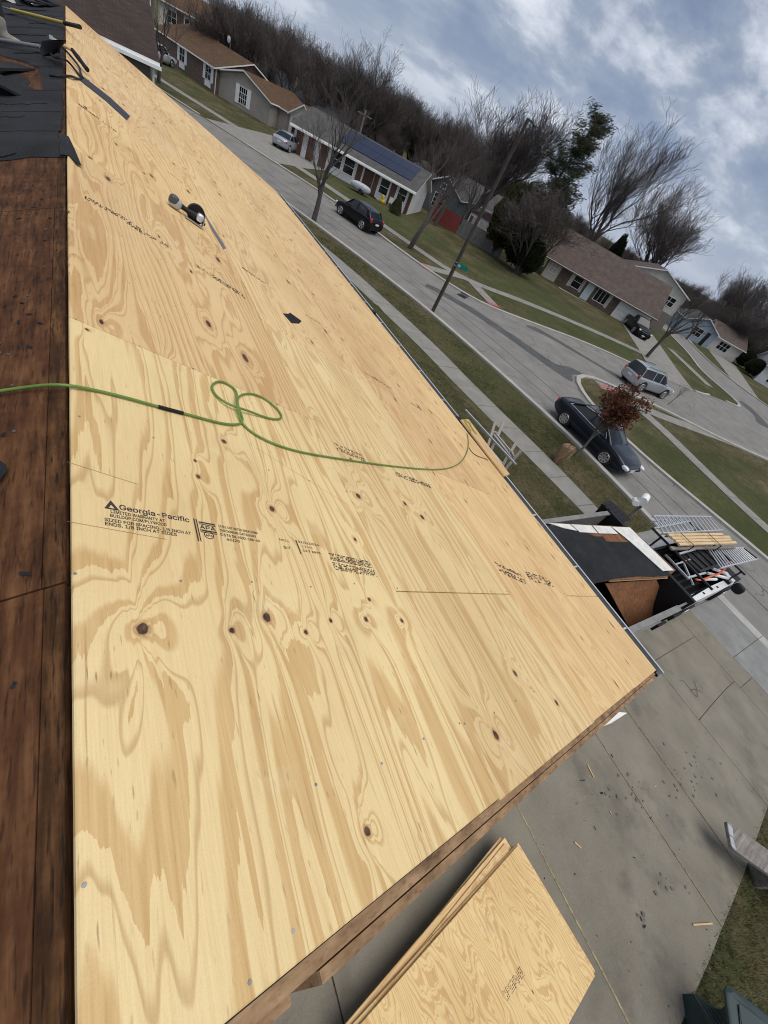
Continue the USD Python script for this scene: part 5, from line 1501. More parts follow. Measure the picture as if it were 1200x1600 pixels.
SUV = dict(W=1.9, L=4.88, WB=2.87, r=.37, spokes=6, rack=True, tl=.12, tlh=.2,
           prof=[(-2.44, .98), (-2.3, 1.06), (-.5, 1.06), (.95, 1.05), (1.15, 1.03), (2.1, .95), (2.38, .78), (2.44, .6)],
           gh=[(-2.36, 1.04), (-2.18, 1.66), (-1.9, 1.74), (.1, 1.74), (.35, 1.70), (1.2, 1.03)], roof=(-2.15, .40), pillars=[(1.08, .36), (.05, .05), (-.85, -.85), (-2.22, -2.12)])
JUKE = dict(W=1.78, L=4.13, WB=2.53, r=.35, spokes=5, tl=.10, tlh=.17,
            prof=[(-2.06, .92), (-1.95, 1.05), (-.8, 1.08), (.7, 1.0), (1.3, .98), (1.8, .88), (2.0, .72), (2.06, .55)],
            gh=[(-1.88, 1.06), (-1.5, 1.40), (-.9, 1.53), (0.0, 1.58), (.35, 1.54), (1.1, .99)], roof=(-1.4, .38), pillars=[(.98, .36), (-.3, -.3), (-1.6, -1.35)], thick=(-1.6,))
TRUCK = dict(W=2.1, L=6.0, WB=3.7, r=.44, spokes=6, bed=(-2.75, -.85), tl=.2, tlh=.18,
             prof=[(-2.95, 1.12), (-2.9, 1.2), (-.75, 1.2), (1.05, 1.2), (1.25, 1.18), (2.6, 1.12), (2.9, .95), (2.95, .7)],
             gh=[(-.85, 1.18), (-.7, 1.82), (-.4, 1.90), (.35, 1.88), (1.2, 1.18)], roof=(-.68, .38), pillars=[(1.05, .36), (-.05, -.05), (-.75, -.65)], rack=False)
car('navy_sedan', 'dark navy sedan parked at the near kerb behind the red leaved tree', 'car', SEDAN, (876, 663), (935, 722), -1, paint('navy_paint', (.007, .010, .018), .0, .3))
car('silver_suv', 'silver suv parked on the side street', 'car', SUV, (996, 611), (1030, 622), -1, paint('silver_paint', (.38, .39, .40), .6))
car('black_crossover', 'small black crossover parked at the far kerb in front of the white house', 'car', JUKE, (563.7, 359.5), (530, 335.5), 1, paint('black_paint', (.003, .003, .004), .0, .2))
car('silver_sedan', 'silver sedan parked nose in on the driveway of the brown roofed house', 'car', CRUZE, (446, 239), (469, 241), -1, paint('silver_paint_cool', (.40, .42, .46), .6))
car('white_suv', 'pale grey suv parked by the brick front of the brown roofed house', 'car', SUV, (246, 98), (266, 105), -1, paint('pale_paint', (.50, .52, .56), .4))
car('black_pickup', 'black pickup truck parked in front of the white garage door', 'pickup truck', TRUCK, (58.7, 33.6), (56.3, 30.4), -1, paint('black_truck_paint', (.003, .0033, .0036), .0, .05), pix=False)

# ------------------------------------------------------------------ houses across the street
class QB:
    """quads with st in metres"""
    def __init__(s): s.v, s.f, s.uv = [], [], []

    def quad(s, P, uv=None):
        P = np.asarray(P, float); k = len(s.v)
        if uv is None:
            e = P[1] - P[0]; L = np.linalg.norm(e); e = e / max(L, 1e-9)
            n_ = np.cross(P[1] - P[0], P[-1] - P[0]); w = np.cross(n_ / max(np.linalg.norm(n_), 1e-9), e)
            uv = [((q - P[0]) @ e, (q - P[0]) @ w) for q in P]
        s.v.extend(P); s.uv.extend(uv)
        s.f.extend([[k, k + i, k + i + 1] for i in range(1, len(P) - 1)])
        return s

    def box(s, lo, hi):
        x0, y0, z0 = lo; x1, y1, z1 = hi
        s.quad([(x0, y0, z0), (x1, y0, z0), (x1, y0, z1), (x0, y0, z1)]); s.quad([(x1, y0, z0), (x1, y1, z0), (x1, y1, z1), (x1, y0, z1)])
        s.quad([(x1, y1, z0), (x0, y1, z0), (x0, y1, z1), (x1, y1, z1)]); s.quad([(x0, y1, z0), (x0, y0, z0), (x0, y0, z1), (x0, y1, z1)])
        s.quad([(x0, y0, z1), (x1, y0, z1), (x1, y1, z1), (x0, y1, z1)])
        return s

    def put(s, parent, name, mat, label=None):
        return part(parent, name, (np.array(s.v), np.array(s.f)), mat, uv=np.array(s.uv), label=label)


class House:
    def __init__(s, name, label, A, B=None, rz=None, z=None):
        A = np.array(A, float)
        rz = math.atan2(*(np.array(B) - A)[[1, 0]]) if rz is None else rz
        s.t = thing(name, label, 'house', (A[0], A[1], (float(terrain(*A)) if z is None else z) - .02), rz)

    def block(s, u0, u1, y0, y1, eave, ridge, wall, roofm, axis='u', over=.4, trim=None, base=-.3, gablem=None):
        t = s.t
        w = QB()
        for P in ([(u0, y0, base), (u1, y0, base), (u1, y0, eave), (u0, y0, eave)], [(u1, y0, base), (u1, y1, base), (u1, y1, eave), (u1, y0, eave)], [(u1, y1, base), (u0, y1, base), (u0, y1, eave), (u1, y1, eave)], [(u0, y1, base), (u0, y0, base), (u0, y0, eave), (u0, y1, eave)]):
            w.quad(P)
        gq = w if gablem is None else QB()
        um, ym = (u0 + u1) / 2, (y0 + y1) / 2
        if axis == 'u':
            for x in (u0, u1): gq.quad([(x, y0, eave), (x, y1, eave), (x, ym, ridge - .05)] if x == u1 else [(x, y1, eave), (x, y0, eave), (x, ym, ridge - .05)])
        else:
            for y in (y0, y1): gq.quad([(u0, y, eave), (u1, y, eave), (um, y, ridge - .05)] if y == y0 else [(u1, y, eave), (u0, y, eave), (um, y, ridge - .05)])
        w.put(t, 'wall', wall)
        if gablem is not None: gq.put(t, 'gable', gablem)
        r = QB(); th = .14; o = over
        if axis == 'u':
            k = (ridge - eave) / (ym - y0); e0 = eave - k * o
            a = [(u0 - o, y0 - o, e0 + th), (u1 + o, y0 - o, e0 + th), (u1 + o, ym, ridge + th), (u0 - o, ym, ridge + th)]
            b = [(u1 + o, y1 + o, e0 + th), (u0 - o, y1 + o, e0 + th), (u0 - o, ym, ridge + th), (u1 + o, ym, ridge + th)]
        else:
            k = (ridge - eave) / (um - u0); e0 = eave - k * o
            a = [(u0 - o, y1 + o, e0 + th), (u0 - o, y0 - o, e0 + th), (um, y0 - o, ridge + th), (um, y1 + o, ridge + th)]
            b = [(u1 + o, y0 - o, e0 + th), (u1 + o, y1 + o, e0 + th), (um, y1 + o, ridge + th), (um, y0 - o, ridge + th)]
        fas = QB()
        for q in (a, b):
            q = np.array(q); r.quad(q)
            lo_ = q - [0, 0, th]
            fas.quad(lo_[::-1])
            for i in range(4):
                j = (i + 1) % 4
                fas.quad([lo_[i], lo_[j], q[j] - [0, 0, .003], q[i] - [0, 0, .003]])
        rp_ = r.put(t, 'roof', roofm)
        fas.put(t, 'fascia', trim or WHITE)
        return rp_

    def window(s, u0, u1, z0, z1, frame=None, y=0.0, mull=1, cross=1, shut=None, shw=.45, side=None):
        """window in the front wall at depth y, or in a side wall (side = u of that wall, u0..u1 then run in depth)"""
        frame = frame or WHITE
        def P(lo, hi):
            if side is None: return (lo[0], y + lo[1], lo[2]), (hi[0], y + hi[1], hi[2])
            return (side - hi[1], lo[0], lo[2]), (side - lo[1], hi[0], hi[2])
        f = MB(); w = .07
        for lo, hi in (((u0 - w, -.05, z0 - w), (u0, 0, z1 + w)), ((u1, -.05, z0 - w), (u1 + w, 0, z1 + w)), ((u0, -.05, z0 - w), (u1, 0, z0)), ((u0, -.05, z1), (u1, 0, z1 + w))): f.box(*P(lo, hi))
        for i in range(1, mull + 1):
            x = u0 + (u1 - u0) * i / (mull + 1); f.box(*P((x - .025, -.04, z0), (x + .025, 0, z1)))
        for i in range(1, cross + 1):
            z = z0 + (z1 - z0) * i / (cross + 1); f.box(*P((u0, -.035, z - .025), (u1, 0, z + .025)))
        p = part(s.t, 'window', f.out(), frame)
        part(p, 'pane', MB().box(*P((u0, -.022, z0), (u1, -.004, z1))).out(), GLASSD)
        if shut:
            for x in (u0 - w - shw, u1 + w): part(s.t, 'shutter', MB().box(*P((x, -.045, z0 - .12), (x + shw, 0, z1 + .12))).out(), shut)

    def slab(s, name, u0, u1, z0, z1, mat, y=0.0, d=.03, side=None, label=None):
        lo, hi = ((u0, y - d, z0), (u1, y, z1)) if side is None else ((side, u0, z0), (side + d, u1, z1))
        return part(s.t, name, MB().box(lo, hi).out(), mat, label=label)

    def door(s, u0, u1, mat, y=0.0, z1=2.05, frame=None):
        f = MB()
        for lo, hi in (((u0 - .08, -.05, 0), (u0, 0, z1 + .08)), ((u1, -.05, 0), (u1 + .08, 0, z1 + .08)), ((u0, -.05, z1), (u1, 0, z1 + .08))): f.box((lo[0], y + lo[1], lo[2]), (hi[0], y + hi[1], hi[2]))
        part(s.t, 'door_frame', f.out(), frame or WHITE)
        dp = part(s.t, 'door', MB().box((u0, y - .03, .05), (u1, y - .005, z1)).out(), mat)
        part(dp, 'handle', MB().box((u1 - .12, y - .07, 1.0), (u1 - .07, y - .031, 1.06)).out(), STEEL)

    def garage(s, u0, u1, z1, mat, y=0.0, rows_=4):
        for k in range(rows_):
            z0_, z1_ = z1 * k / rows_, z1 * (k + 1) / rows_ - .02
            part(s.t, 'garage_door_panel', MB().box((u0, y - .04, z0_), (u1, y - .005, z1_)).out(), mat)
        f = MB(); f.box((u0 - .12, y - .05, 0), (u0, y, z1 + .1)).box((u1, y - .05, 0), (u1 + .12, y, z1 + .1)).box((u0, y - .05, z1), (u1, y, z1 + .1))
        part(s.t, 'garage_frame', f.out(), WHITE)

    def chimney(s, u, y, z0, z1, w, mat):
        b = QB().box((u - w / 2, y - w / 2, z0), (u + w / 2, y + w / 2, z1)).put(s.t, 'chimney', mat)

    def vents(s, pts):
        for (u, y, z) in pts:
            part(s.t, 'roof_vent', MB().tube([(u, y, z - .1), (u, y, z + .3)], .09, 8).out(), flat('vent_grey', (.18, .17, .17), .6) if not stage.GetPrimAtPath('/World/Looks/vent_grey') else UsdShade.Material.Get(stage, '/World/Looks/vent_grey'))


RB = shingle('shingle_brown', (.115, .068, .038), (.085, .050, .030))
RDK = shingle('shingle_dark_brown', (.060, .042, .036), (.045, .032, .028))
RGR = shingle('shingle_taupe', (.115, .088, .076), (.090, .070, .062))
RSL = shingle('shingle_slate', (.055, .060, .070), (.042, .046, .055))
RGY = shingle('shingle_grey', (.10, .098, .096), (.075, .074, .073))
BRK = brick('brick_brown', (.125, .070, .048), (.085, .048, .035), (.19, .165, .14))
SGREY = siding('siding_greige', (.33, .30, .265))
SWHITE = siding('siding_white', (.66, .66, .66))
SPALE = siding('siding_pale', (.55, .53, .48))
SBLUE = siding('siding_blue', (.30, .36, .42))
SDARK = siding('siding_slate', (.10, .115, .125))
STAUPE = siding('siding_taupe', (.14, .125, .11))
BROWNP = flat('brown_panel', (.10, .045, .028), .6, noise=.2)
DOORB = flat('door_brown', (.075, .03, .02), .5)
DOORL = flat('door_pale_blue', (.52, .60, .62), .5)
GARW = flat('garage_white', (.70, .69, .65), .5, noise=.06)
CREAM = flat('cream_panel', (.50, .45, .38), .6, noise=.1)
SOLAR = flat('solar_glass', (.010, .014, .036), .28, spec=.5)

# neighbour on the same side of the street
nb = House('neighbour_house', 'neighbouring house with a dark brown shingle roof and white gutter at the upper left', (-14, 29.6), rz=0.0)
nb.block(0, 17.0, 0, 15, 2.95, 5.7, STAUPE, RDK, 'u', .35)
part(nb.t, 'gutter', MB().box((-.3, -.50, 2.72), (17.4, -.36, 2.85)).out(), WHITE)
part(nb.t, 'downpipe', MB().bar((17.1, -.2, .1), (17.1, -.2, 2.7), .08).out(), WHITE)
n2 = House('taupe_house', 'taupe two storey house with small white framed windows behind the neighbouring roof', (-9.5, 54.3), rz=0.0)
n2.block(0, 15.1, 0, 9, 5.2, 7.6, STAUPE, RDK, 'u', .4)
n2.window(12.6, 13.5, 4.1, 5.0); n2.window(14.3, 14.8, 3.9, 4.6); n2.window(9.5, 10.6, 3.55, 4.6)

# brown roofed brick house
bh = House('brick_house', 'brown roofed brick house with white shutters and a grey sided gable', (11.35, 86.54), (14.61, 76.01))
bh.block(-6, 10.95, 0, 9.5, 2.5, 4.35, BRK, RB, 'u', .45)
for (a, b) in ((1.35, 2.75), (8.45, 9.85)):
    bh.window(a, b, .95, 2.2, shut=WHITE, shw=.55)
    bh.slab('apron_panel', a - .07, b + .07, .25, .84, WHITE)
bh.slab('corner_post', 11.0, 11.15, 0, 2.5, WHITE)
bh.vents([(6.5, 2.6, 3.6), (7.2, 2.2, 3.45)])
ds = part(bh.t, 'satellite_dish', MB().tube([(5.3, 4.7, 4.4), (5.3, 4.6, 5.2)], .03, 6).out(), STEEL)
dm = trimesh.creation.icosphere(3, 1.0); dv = np.array(dm.vertices) * [.42, .07, .36] + [5.3, 4.4, 5.3]
part(ds, 'dish', MB().add(dv, dm.faces).out(), ALU, smooth=True)
# gabled wing, at an angle to the brick front
gw = House('gabled_wing', 'grey sided gable end with one white shuttered window beside the brick front', (14.88, 76.61), (19.78, 69.29))
gw.block(0, 8.8, 0, 9, 2.25, 3.55, SGREY, RB, 'y', .35)
gw.window(3.82, 5.05, .55, 2.1, mull=3, cross=2, shut=WHITE, shw=.55)
gw.block(8.85, 13.0, 1.6, 8, 2.2, 3.3, SGREY, RB, 'u', .3)
gw.block(11.5, 15.3, .6, 6.5, 2.3, 3.6, SPALE, RB, 'y', .3)
gw.window(12.1, 13.0, .7, 2.0, y=.6, frame=flat('dark_frame', (.08, .06, .06), .6))
gw.slab('side_door', 9.6, 10.4, .05, 2.0, SGREY, y=1.6)

# slate roofed house behind it and the tan two storey one
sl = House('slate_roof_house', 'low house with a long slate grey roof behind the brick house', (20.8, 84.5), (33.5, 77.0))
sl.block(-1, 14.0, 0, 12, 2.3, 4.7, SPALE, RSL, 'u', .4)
sl.chimney(5.2, 4.2, 3.2, 5.1, .9, flat('tan_brick', (.33, .27, .21), .85, noise=.25, scale=9)); sl.vents([(2.5, 4.6, 4.4), (8.4, 4.2, 4.2), (3.6, 5.2, 4.5)])
tn = House('tan_house', 'tan two storey house with a brown roof standing behind the brick house', (10.8, 100.5), (23.9, 96.3))
tn.block(0, 13.6, 0, 10, 5.3, 7.3, CREAM, RB, 'u', .4)
for a in (1.2, 3.6, 6.0, 8.4, 10.4): tn.window(a, a + 1.2, 3.4, 4.7, frame=WHITE if a > 8 else None)
for a in (2.4, 4.8, 7.2): tn.slab('brown_panel', a, a + 1.0, .3, 5.0, BROWNP)

# white house with solar panels
wh = House('white_house', 'white house with brown panels and blue solar panels on its roof', (21.82, 54.56), (29.69, 47.33))
rf = wh.block(-3.6, 10.69, 0, 8.6, 2.4, 4.05, SWHITE, RGY, 'u', .45)
for a, b in ((-3.3, -2.5), (-1.9, -1.1), (-.4, .5), (4.05, 4.7), (6.15, 6.7), (8.2, 8.85), (10.35, 10.69)): wh.slab('brown_panel', a, b, .05, 2.35, BROWNP)
wh.window(1.05, 2.2, .75, 2.1, mull=0); wh.window(2.55, 3.7, .75, 2.1, mull=0)
wh.door(5.0, 6.0, DOORB, frame=BROWNP)
wh.window(7.0, 8.0, .7, 2.0, mull=0); wh.window(9.15, 10.1, 1.0, 2.05, mull=0)
wh.slab('gutter', -4.0, 11.1, 2.12, 2.26, WHITE, y=-.46, d=.1)
part(wh.t, 'downpipe', MB().bar((10.75, -.08, .1), (10.75, -.08, 2.2), .07).out(), BROWNP)
kk_ = (4.05 - 2.4) / 4.3
for i in range(8):
    for j in range(2):
        u = 1.1 + i * 1.095; y0_, y1_ = .85 + j * 1.55, .85 + j * 1.55 + 1.5
        z_ = lambda y: 2.4 + kk_ * y + .14 + .07
        b = MB(); P = [(u, y0_, z_(y0_)), (u + 1.08, y0_, z_(y0_)), (u + 1.08, y1_, z_(y1_)), (u, y1_, z_(y1_))]
        b.add(P + [(p_[0], p_[1], p_[2] - .05) for p_ in P], [[0, 1, 2, 3], [7, 6, 5, 4], [0, 4, 5, 1], [1, 5, 6, 2], [2, 6, 7, 3], [3, 7, 4, 0]])
        part(wh.t, 'solar_panel', b.out(), SOLAR)
# small white gabled building just behind its roof
sg_ = House('white_gabled_shed', 'white gable with a dark roof edge showing behind the solar roof', (34.6, 60.5), (38.4, 57.0))
sg_.block(0, 4.5, 0, 5, 3.1, 4.3, SWHITE, RDK, 'y', .35, trim=flat('dark_trim', (.03, .028, .028), .6))
# things on its lawn
cb_ = thing('cone_bush', 'small dark conical evergreen bush in front of the white house', 'bush')

# house beyond the fence
gb_ = House('slate_house', 'small slate coloured house with white window frames behind the red fence', (37.6, 57.8), (42.2, 52.4))
gb_.block(0, 5.0, 0, 7, 2.9, 4.3, SDARK, RGY, 'y', .35)
gb_.window(1.6, 3.0, .8, 2.3, mull=1, cross=2); gb_.window(2.0, 2.6, 3.0, 3.5, mull=0, cross=0)
po = thing('porch_canopy', 'dark red roofed canopy with white beams behind the grey fence', 'canopy', (40.9, 50.9, 0), -.86)
part(po, 'roof', MB().prism(sg.Polygon([(0, 2.5), (4.6, 2.5), (4.6, 2.62), (2.3, 3.3), (0, 2.62)]), -4.0, .3, np.array([[1, 0, 0, 0], [0, 0, -1, 0], [0, 1, 0, 0], [0, 0, 0, 1.0]])).out(), flat('canopy_roof', (.06, .03, .03), .8, noise=.3))
part(po, 'beam', MB().box((.1, -.2, 2.2), (4.5, -.05, 2.46)).out(), OFFWHITE)
for x_ in (.15, 1.6, 3.0, 4.4): part(po, 'post', MB().box((x_ - .06, -.18, 0), (x_ + .06, -.06, 2.2)).out(), OFFWHITE)
gl = House('grey_roof_house', 'low house with a grey roof and white gable far behind the fence', (47.5, 66.0), (56, 58.5))
gl.block(0, 11, 0, 9, 2.6, 4.6, SPALE, RGY, 'u', .4)


def fence(name, label, A_, B_, h, mat, w=.14):
    A_, B_ = np.array(A_, float), np.array(B_, float)
    d_ = B_ - A_; L = np.linalg.norm(d_); t = thing(name, label, 'fence', (*A_, 0), math.atan2(d_[1], d_[0]))
    n = int(L / w)
    for k in range(n):
        part(t, 'board', MB().box((k * w, 0, .04), (k * w + w - .012, .02, h + rng.uniform(-.02, .02))).out(), mat)
    part(t, 'rail', MB().box((0, .021, .4), (L, .06, .5)).box((0, .021, h - .5), (L, .06, h - .4)).out(), mat)
    return t


RF = flat('fence_red', (.19, .026, .024), .7, noise=.2, scale=5)
GF = flat('fence_grey', (.13, .125, .12), .8, noise=.3, scale=6)
fence('wooden_fence', 'dark red board fence beside the white house', (35.3, 50.9), (37.9, 48.1), 1.85, RF)
fence('wooden_fence', 'weathered grey board fence right of the red fence', (38.0, 48.0), (42.4, 43.8), 1.8, GF)

# right house: ranch with a garage, taller block behind
rh = House('ranch_house', 'long brick ranch house with a taupe roof and white garage door', (50.92, 43.72), (58.0, 35.77))
rh.block(-.3, 15.6, 0, 9.6, 2.42, 5.6, BRK, RGR, 'u', .5)
rh.slab('cream_panel', -.1, 1.85, .05, 2.4, CREAM)
rh.window(.45, 1.4, .95, 2.1)
rh.window(3.95, 5.15, .7, 2.15, mull=0)
rh.slab('cream_panel', 3.45, 3.85, .5, 2.35, CREAM); rh.slab('cream_panel', 5.3, 5.55, .5, 2.35, CREAM)
rh.door(6.0, 6.85, DOORL)
rh.window(7.5, 9.2, .65, 2.1, mull=2, cross=0)
rh.slab('cream_panel', 9.32, 9.65, .4, 2.35, CREAM)
rh.garage(10.9, 15.3, 2.15, GARW)
rh.slab('gutter', -.8, 16.1, 2.04, 2.16, RDK if False else flat('brown_gutter', (.06, .045, .04), .5), y=-.52, d=.1)
w2 = House('two_storey_house', 'white two storey house rising behind the garage of the brick ranch', (np.array([50.92, 43.72]) + 9.7 * np.array([.665, -.747]) + 9.8 * np.array([.747, .665])), rz=math.atan2(-.747, .665))
w2.block(.6, 10.2, 0, 9, 5.35, 6.9, SPALE, RGR, 'y', .4)
w2.window(3.3, 4.9, 3.6, 4.7, y=0); w2.window(7.6, 9.2, 3.5, 4.6, y=0)
w2.slab('green_panel', 5.5, 6.6, 2.8, 5.2, flat('dark_olive', (.06, .065, .05), .7))
w2.slab('brick_base', .6, 10.2, 0, 2.7, BRK)

# houses far right
fb_ = House('blue_house', 'pale blue sided house far up the side street', (89.8, 40.5), (96.6, 33.4))
fb_.block(-1.5, 4.9, 0, 8, 2.6, 4.0, SBLUE, RGY, 'y', .4)
fb_.window(.6, 2.5, .9, 2.2); fb_.block(4.95, 11.0, 1.2, 9, 2.5, 4.2, SPALE, RGR, 'u', .4)
fb_.window(6.6, 8.6, .8, 2.1, y=1.2, mull=2); fb_.slab('chimney_panel', 3.2, 3.9, 0, 2.3, DARK)
ed = House('edge_house', 'white house cut off by the right edge of the picture', (94.5, 27.3), (99.0, 20.0))
ed.block(0, 12, 0, 9, 2.8, 4.8, SWHITE, RGY, 'u', .4); ed.window(1.5, 3.2, .7, 2.0); ed.window(5, 6.6, .9, 2.1)
fr2 = House('dark_far_house', 'dark low house among the trees at the far right', (112, 34), (118, 24))
fr2.block(0, 12, 0, 9, 2.7, 4.8, STAUPE, RDK, 'u', .4)
# lawn things before the white house
tb = thing('covered_trailer', 'small trailer under a white and grey cover on the lawn of the white house', 'small trailer', (24.4, 49.0, 0), -.7)
part(tb, 'cover', blob(MB(), (0, 0, .55), (1.15, .5, .38)).out(), flat('cover_grey', (.36, .39, .42), .6, noise=.3), smooth=True)
part(tb, 'tongue', MB().bar((.9, 0, .4), (1.9, -.1, .3), .12).out(), BLACK)
for y_ in (-.45, .45): part(tb, 'wheel', MB().cyl((.2, y_, .25), .25, .16, 1, 16).out(), RUBBER)
ys_ = thing('yellow_toy', 'yellow plastic garden toy by the door of the white house', 'toy', (27.05, 48.4, 0), .4)
YEL = flat('toy_yellow', (.55, .38, .02), .5)
part(ys_, 'base', blob(MB(), (0, 0, .22), (.32, .22, .22)).out(), YEL, smooth=True); part(ys_, 'back', blob(MB(), (-.16, 0, .52), (.10, .18, .30)).out(), YEL, smooth=True)
gch = thing('garden_chair', 'pale metal garden chair under the window of the white house', 'chair', (27.9, 48.0, 0), 2.4)
part(gch, 'seat', MB().box((-.25, -.25, .42), (.25, .25, .46)).out(), OFFWHITE); part(gch, 'back', MB().box((-.25, .22, .46), (.25, .25, .95)).out(), OFFWHITE)
for x_ in (-.23, .2):
    for y_ in (-.23, .21): part(gch, 'leg', MB().box((x_, y_, 0), (x_ + .03, y_ + .03, .42)).out(), OFFWHITE)
pt = thing('planter', 'round grey planter in front of the white house', 'planter', (28.3, 47.5, 0))
part(pt, 'pot', MB().loft([np.array([[r_ * math.cos(a), r_ * math.sin(a), z_] for a in np.linspace(0, 6.28, 17)[:-1]]) for r_, z_ in ((.2, 0), (.3, .35), (.32, .5), (.27, .5), (.25, .42))]).out(), OFFWHITE, smooth=35)
rd = thing('red_shrub', 'small red brown leafless shrub against the brick ranch house', 'shrub')

# ------------------------------------------------------------------ trees
def grow(seed, H, trunk_r, levels=5, spread=.55, first=.25, nb=(5, 9), up=.35, twig=.006, lean=(0, 0), multi=1, sweep=(0, 0, 0), trunk=.46, l1=1.0, W=None):
    """a bare tree: tubes for the limbs, thin three sided prisms for the twigs"""
    r = np.random.default_rng(seed)
    wood, twigs = MB(), MB()
    tips = []

    def branch(p, d_, L, rad, lev):
        n = 4 if lev < 2 else 3
        pts, q, dd = [p.copy()], p.copy(), d_.copy()
        for i in range(n):
            dd = dd + r.normal(0, .10 + .03 * lev, 3) + np.array([0, 0, up * .16 * (lev > 0)]) + np.asarray(sweep) * .06 * lev
            dd /= np.linalg.norm(dd)
            q = q + dd * L / n; pts.append(q.copy())
        rr = np.linspace(rad, max(rad * .45, twig * .7), n + 1)
        (wood if lev < 3 else twigs).tube(pts, rr, 7 if lev == 0 else 5 if lev < 3 else 3, caps=False)
        if lev >= levels:
            tips.append(q); return
        m_ = max(2, int(r.integers(*nb)) - max(0, lev - 1)) if lev else int(r.integers(6, 9))
        for k in range(m_):
            f = r.uniform(first if lev == 0 else .25, 1.0) if k else 1.0
            x = f * n; i = min(int(x), n - 1); s = pts[i] + (pts[i + 1] - pts[i]) * (x - i)
            t = pts[i + 1] - pts[i]; t /= np.linalg.norm(t)
            a = r.uniform(0, 2 * math.pi)
            e = np.cross(t, [math.cos(a), math.sin(a), .3]); e /= np.linalg.norm(e)
            sp_ = spread * r.uniform(.6, 1.25) * (.5 if k == 0 else 1)
            nd = t * math.cos(sp_) + e * math.sin(sp_)
            nd[2] += up * .3; nd /= np.linalg.norm(nd)
            fr_ = np.interp(x, range(n + 1), rr)
            branch(s, nd, L * r.uniform(.48, .72) * ((1.15 - .35 * f) * l1 if lev == 0 else 1), fr_ * r.uniform(.5, .7), lev + 1)

    for k in range(multi):
        d0 = np.array([lean[0] + r.normal(0, .02), lean[1] + r.normal(0, .02), 1.0])
        if multi > 1:
            a = 2 * math.pi * k / multi + r.uniform(-.4, .4); d0 += np.array([math.cos(a), math.sin(a), 0]) * r.uniform(.2, .55)
        branch(np.array([0, 0, -.05]) + (np.array([d0[0], d0[1], 0]) * .15 if multi > 1 else 0), d0 / np.linalg.norm(d0), H * trunk, trunk_r, 0)
    w, t = wood.out(), twigs.out()
    tp = np.array(tips)
    k = np.full(3, H / np.percentile(tp[:, 2], 99.3))
    if W:
        ctr = np.median(tp[:, :2], 0)
        k[:2] = W / 2 / np.percentile(np.linalg.norm(tp[:, :2] - ctr, axis=1), 95)
    w.vertices = np.array(w.vertices) * k; t.vertices = np.array(t.vertices) * k
    return w, t, tp * k


def tree(name, label, x, y, seed, H, tr, group=None, z=None, cat='tree', bark=None, tw=None, **kw):
    t = thing(name, label, cat, (x, y, float(terrain(x, y)) if z is None else z), 0, group)
    w, tg, tips = grow(seed, H, tr, **kw)
    part(t, 'trunk', w, bark or BARK, smooth=50)
    part(t, 'crown', tg, tw or TWIG)
    return t


TWIG2 = flat('twig_red', (.060, .040, .034), .9, noise=.3, scale=2)
# prototypes are themselves trees of the scene
def bigtree(label, u, v, D, seed, tr, **kw):
    x, y, h = far(u, v, D)
    return tree('bare_tree', label, x, y, seed, h, tr, **kw), h


VASE = dict(levels=5, trunk=.24, l1=2.4, spread=.44, up=.5, first=.30, nb=(4, 7))
T1, h1 = bigtree('tall vase shaped bare tree right behind the street lamp head', 822, 138, 74, 11, .30, twig=.013, W=13.5, **{**VASE, 'nb': (6, 9), 'up': .95, 'spread': .50})
T2, h2 = bigtree('largest bare tree, broad crown behind the ranch house', 1035, 205, 92, 23, .40, twig=.014, W=18, **{**VASE, 'nb': (6, 9), 'up': .95, 'spread': .50})
T3, h3 = bigtree('bare tree with a leaning crown behind the white two storey house', 1105, 318, 105, 35, .36, twig=.015, W=15, **{**VASE, 'nb': (6, 9), 'up': .9, 'spread': .50})
T4, h4 = bigtree('round topped bare tree standing above the wood left of the lamp pole', 614, 78, 96, 47, .32, twig=.014, W=11.5, **{**VASE, 'nb': (5, 8), 'up': .7, 'spread': .58, 'trunk': .32, 'l1': 1.6})
T5, h5 = bigtree('slim bare tree at the left end of the wood', 378, -8, 112, 59, .30, twig=.015, W=10, **{**VASE, 'nb': (5, 8), 'up': .75, 'spread': .54, 'trunk': .34, 'l1': 1.5})
P = [(T1, h1), (T2, h2), (T3, h3), (T4, h4), (T5, h5)]
wood_list = []
# wood behind the houses: single trees, tops along the skyline of the photograph
sky_u = [335, 370, 420, 450, 500, 530, 560, 600, 650, 700, 740, 780, 830]
sky_v = [14, 8, 18, 34, 58, 92, 100, 122, 155, 172, 182, 205, 235]
r = np.random.default_rng(77)
for k, u in enumerate(np.linspace(332, 800, 30)):
    for row in range(2):
        uu = u + r.uniform(-6, 6)
        D = 92 + row * 22 + r.uniform(-8, 8) + (6 if uu > 600 else 0)
        v = np.interp(uu, sky_u, sky_v) + r.uniform(-14, 18) + (8 if row == 0 else 0)
        x, y, h = far(uu, v, D)
        wood_list.append((x, y, max(5, h), P[int(r.integers(0, 5))]))
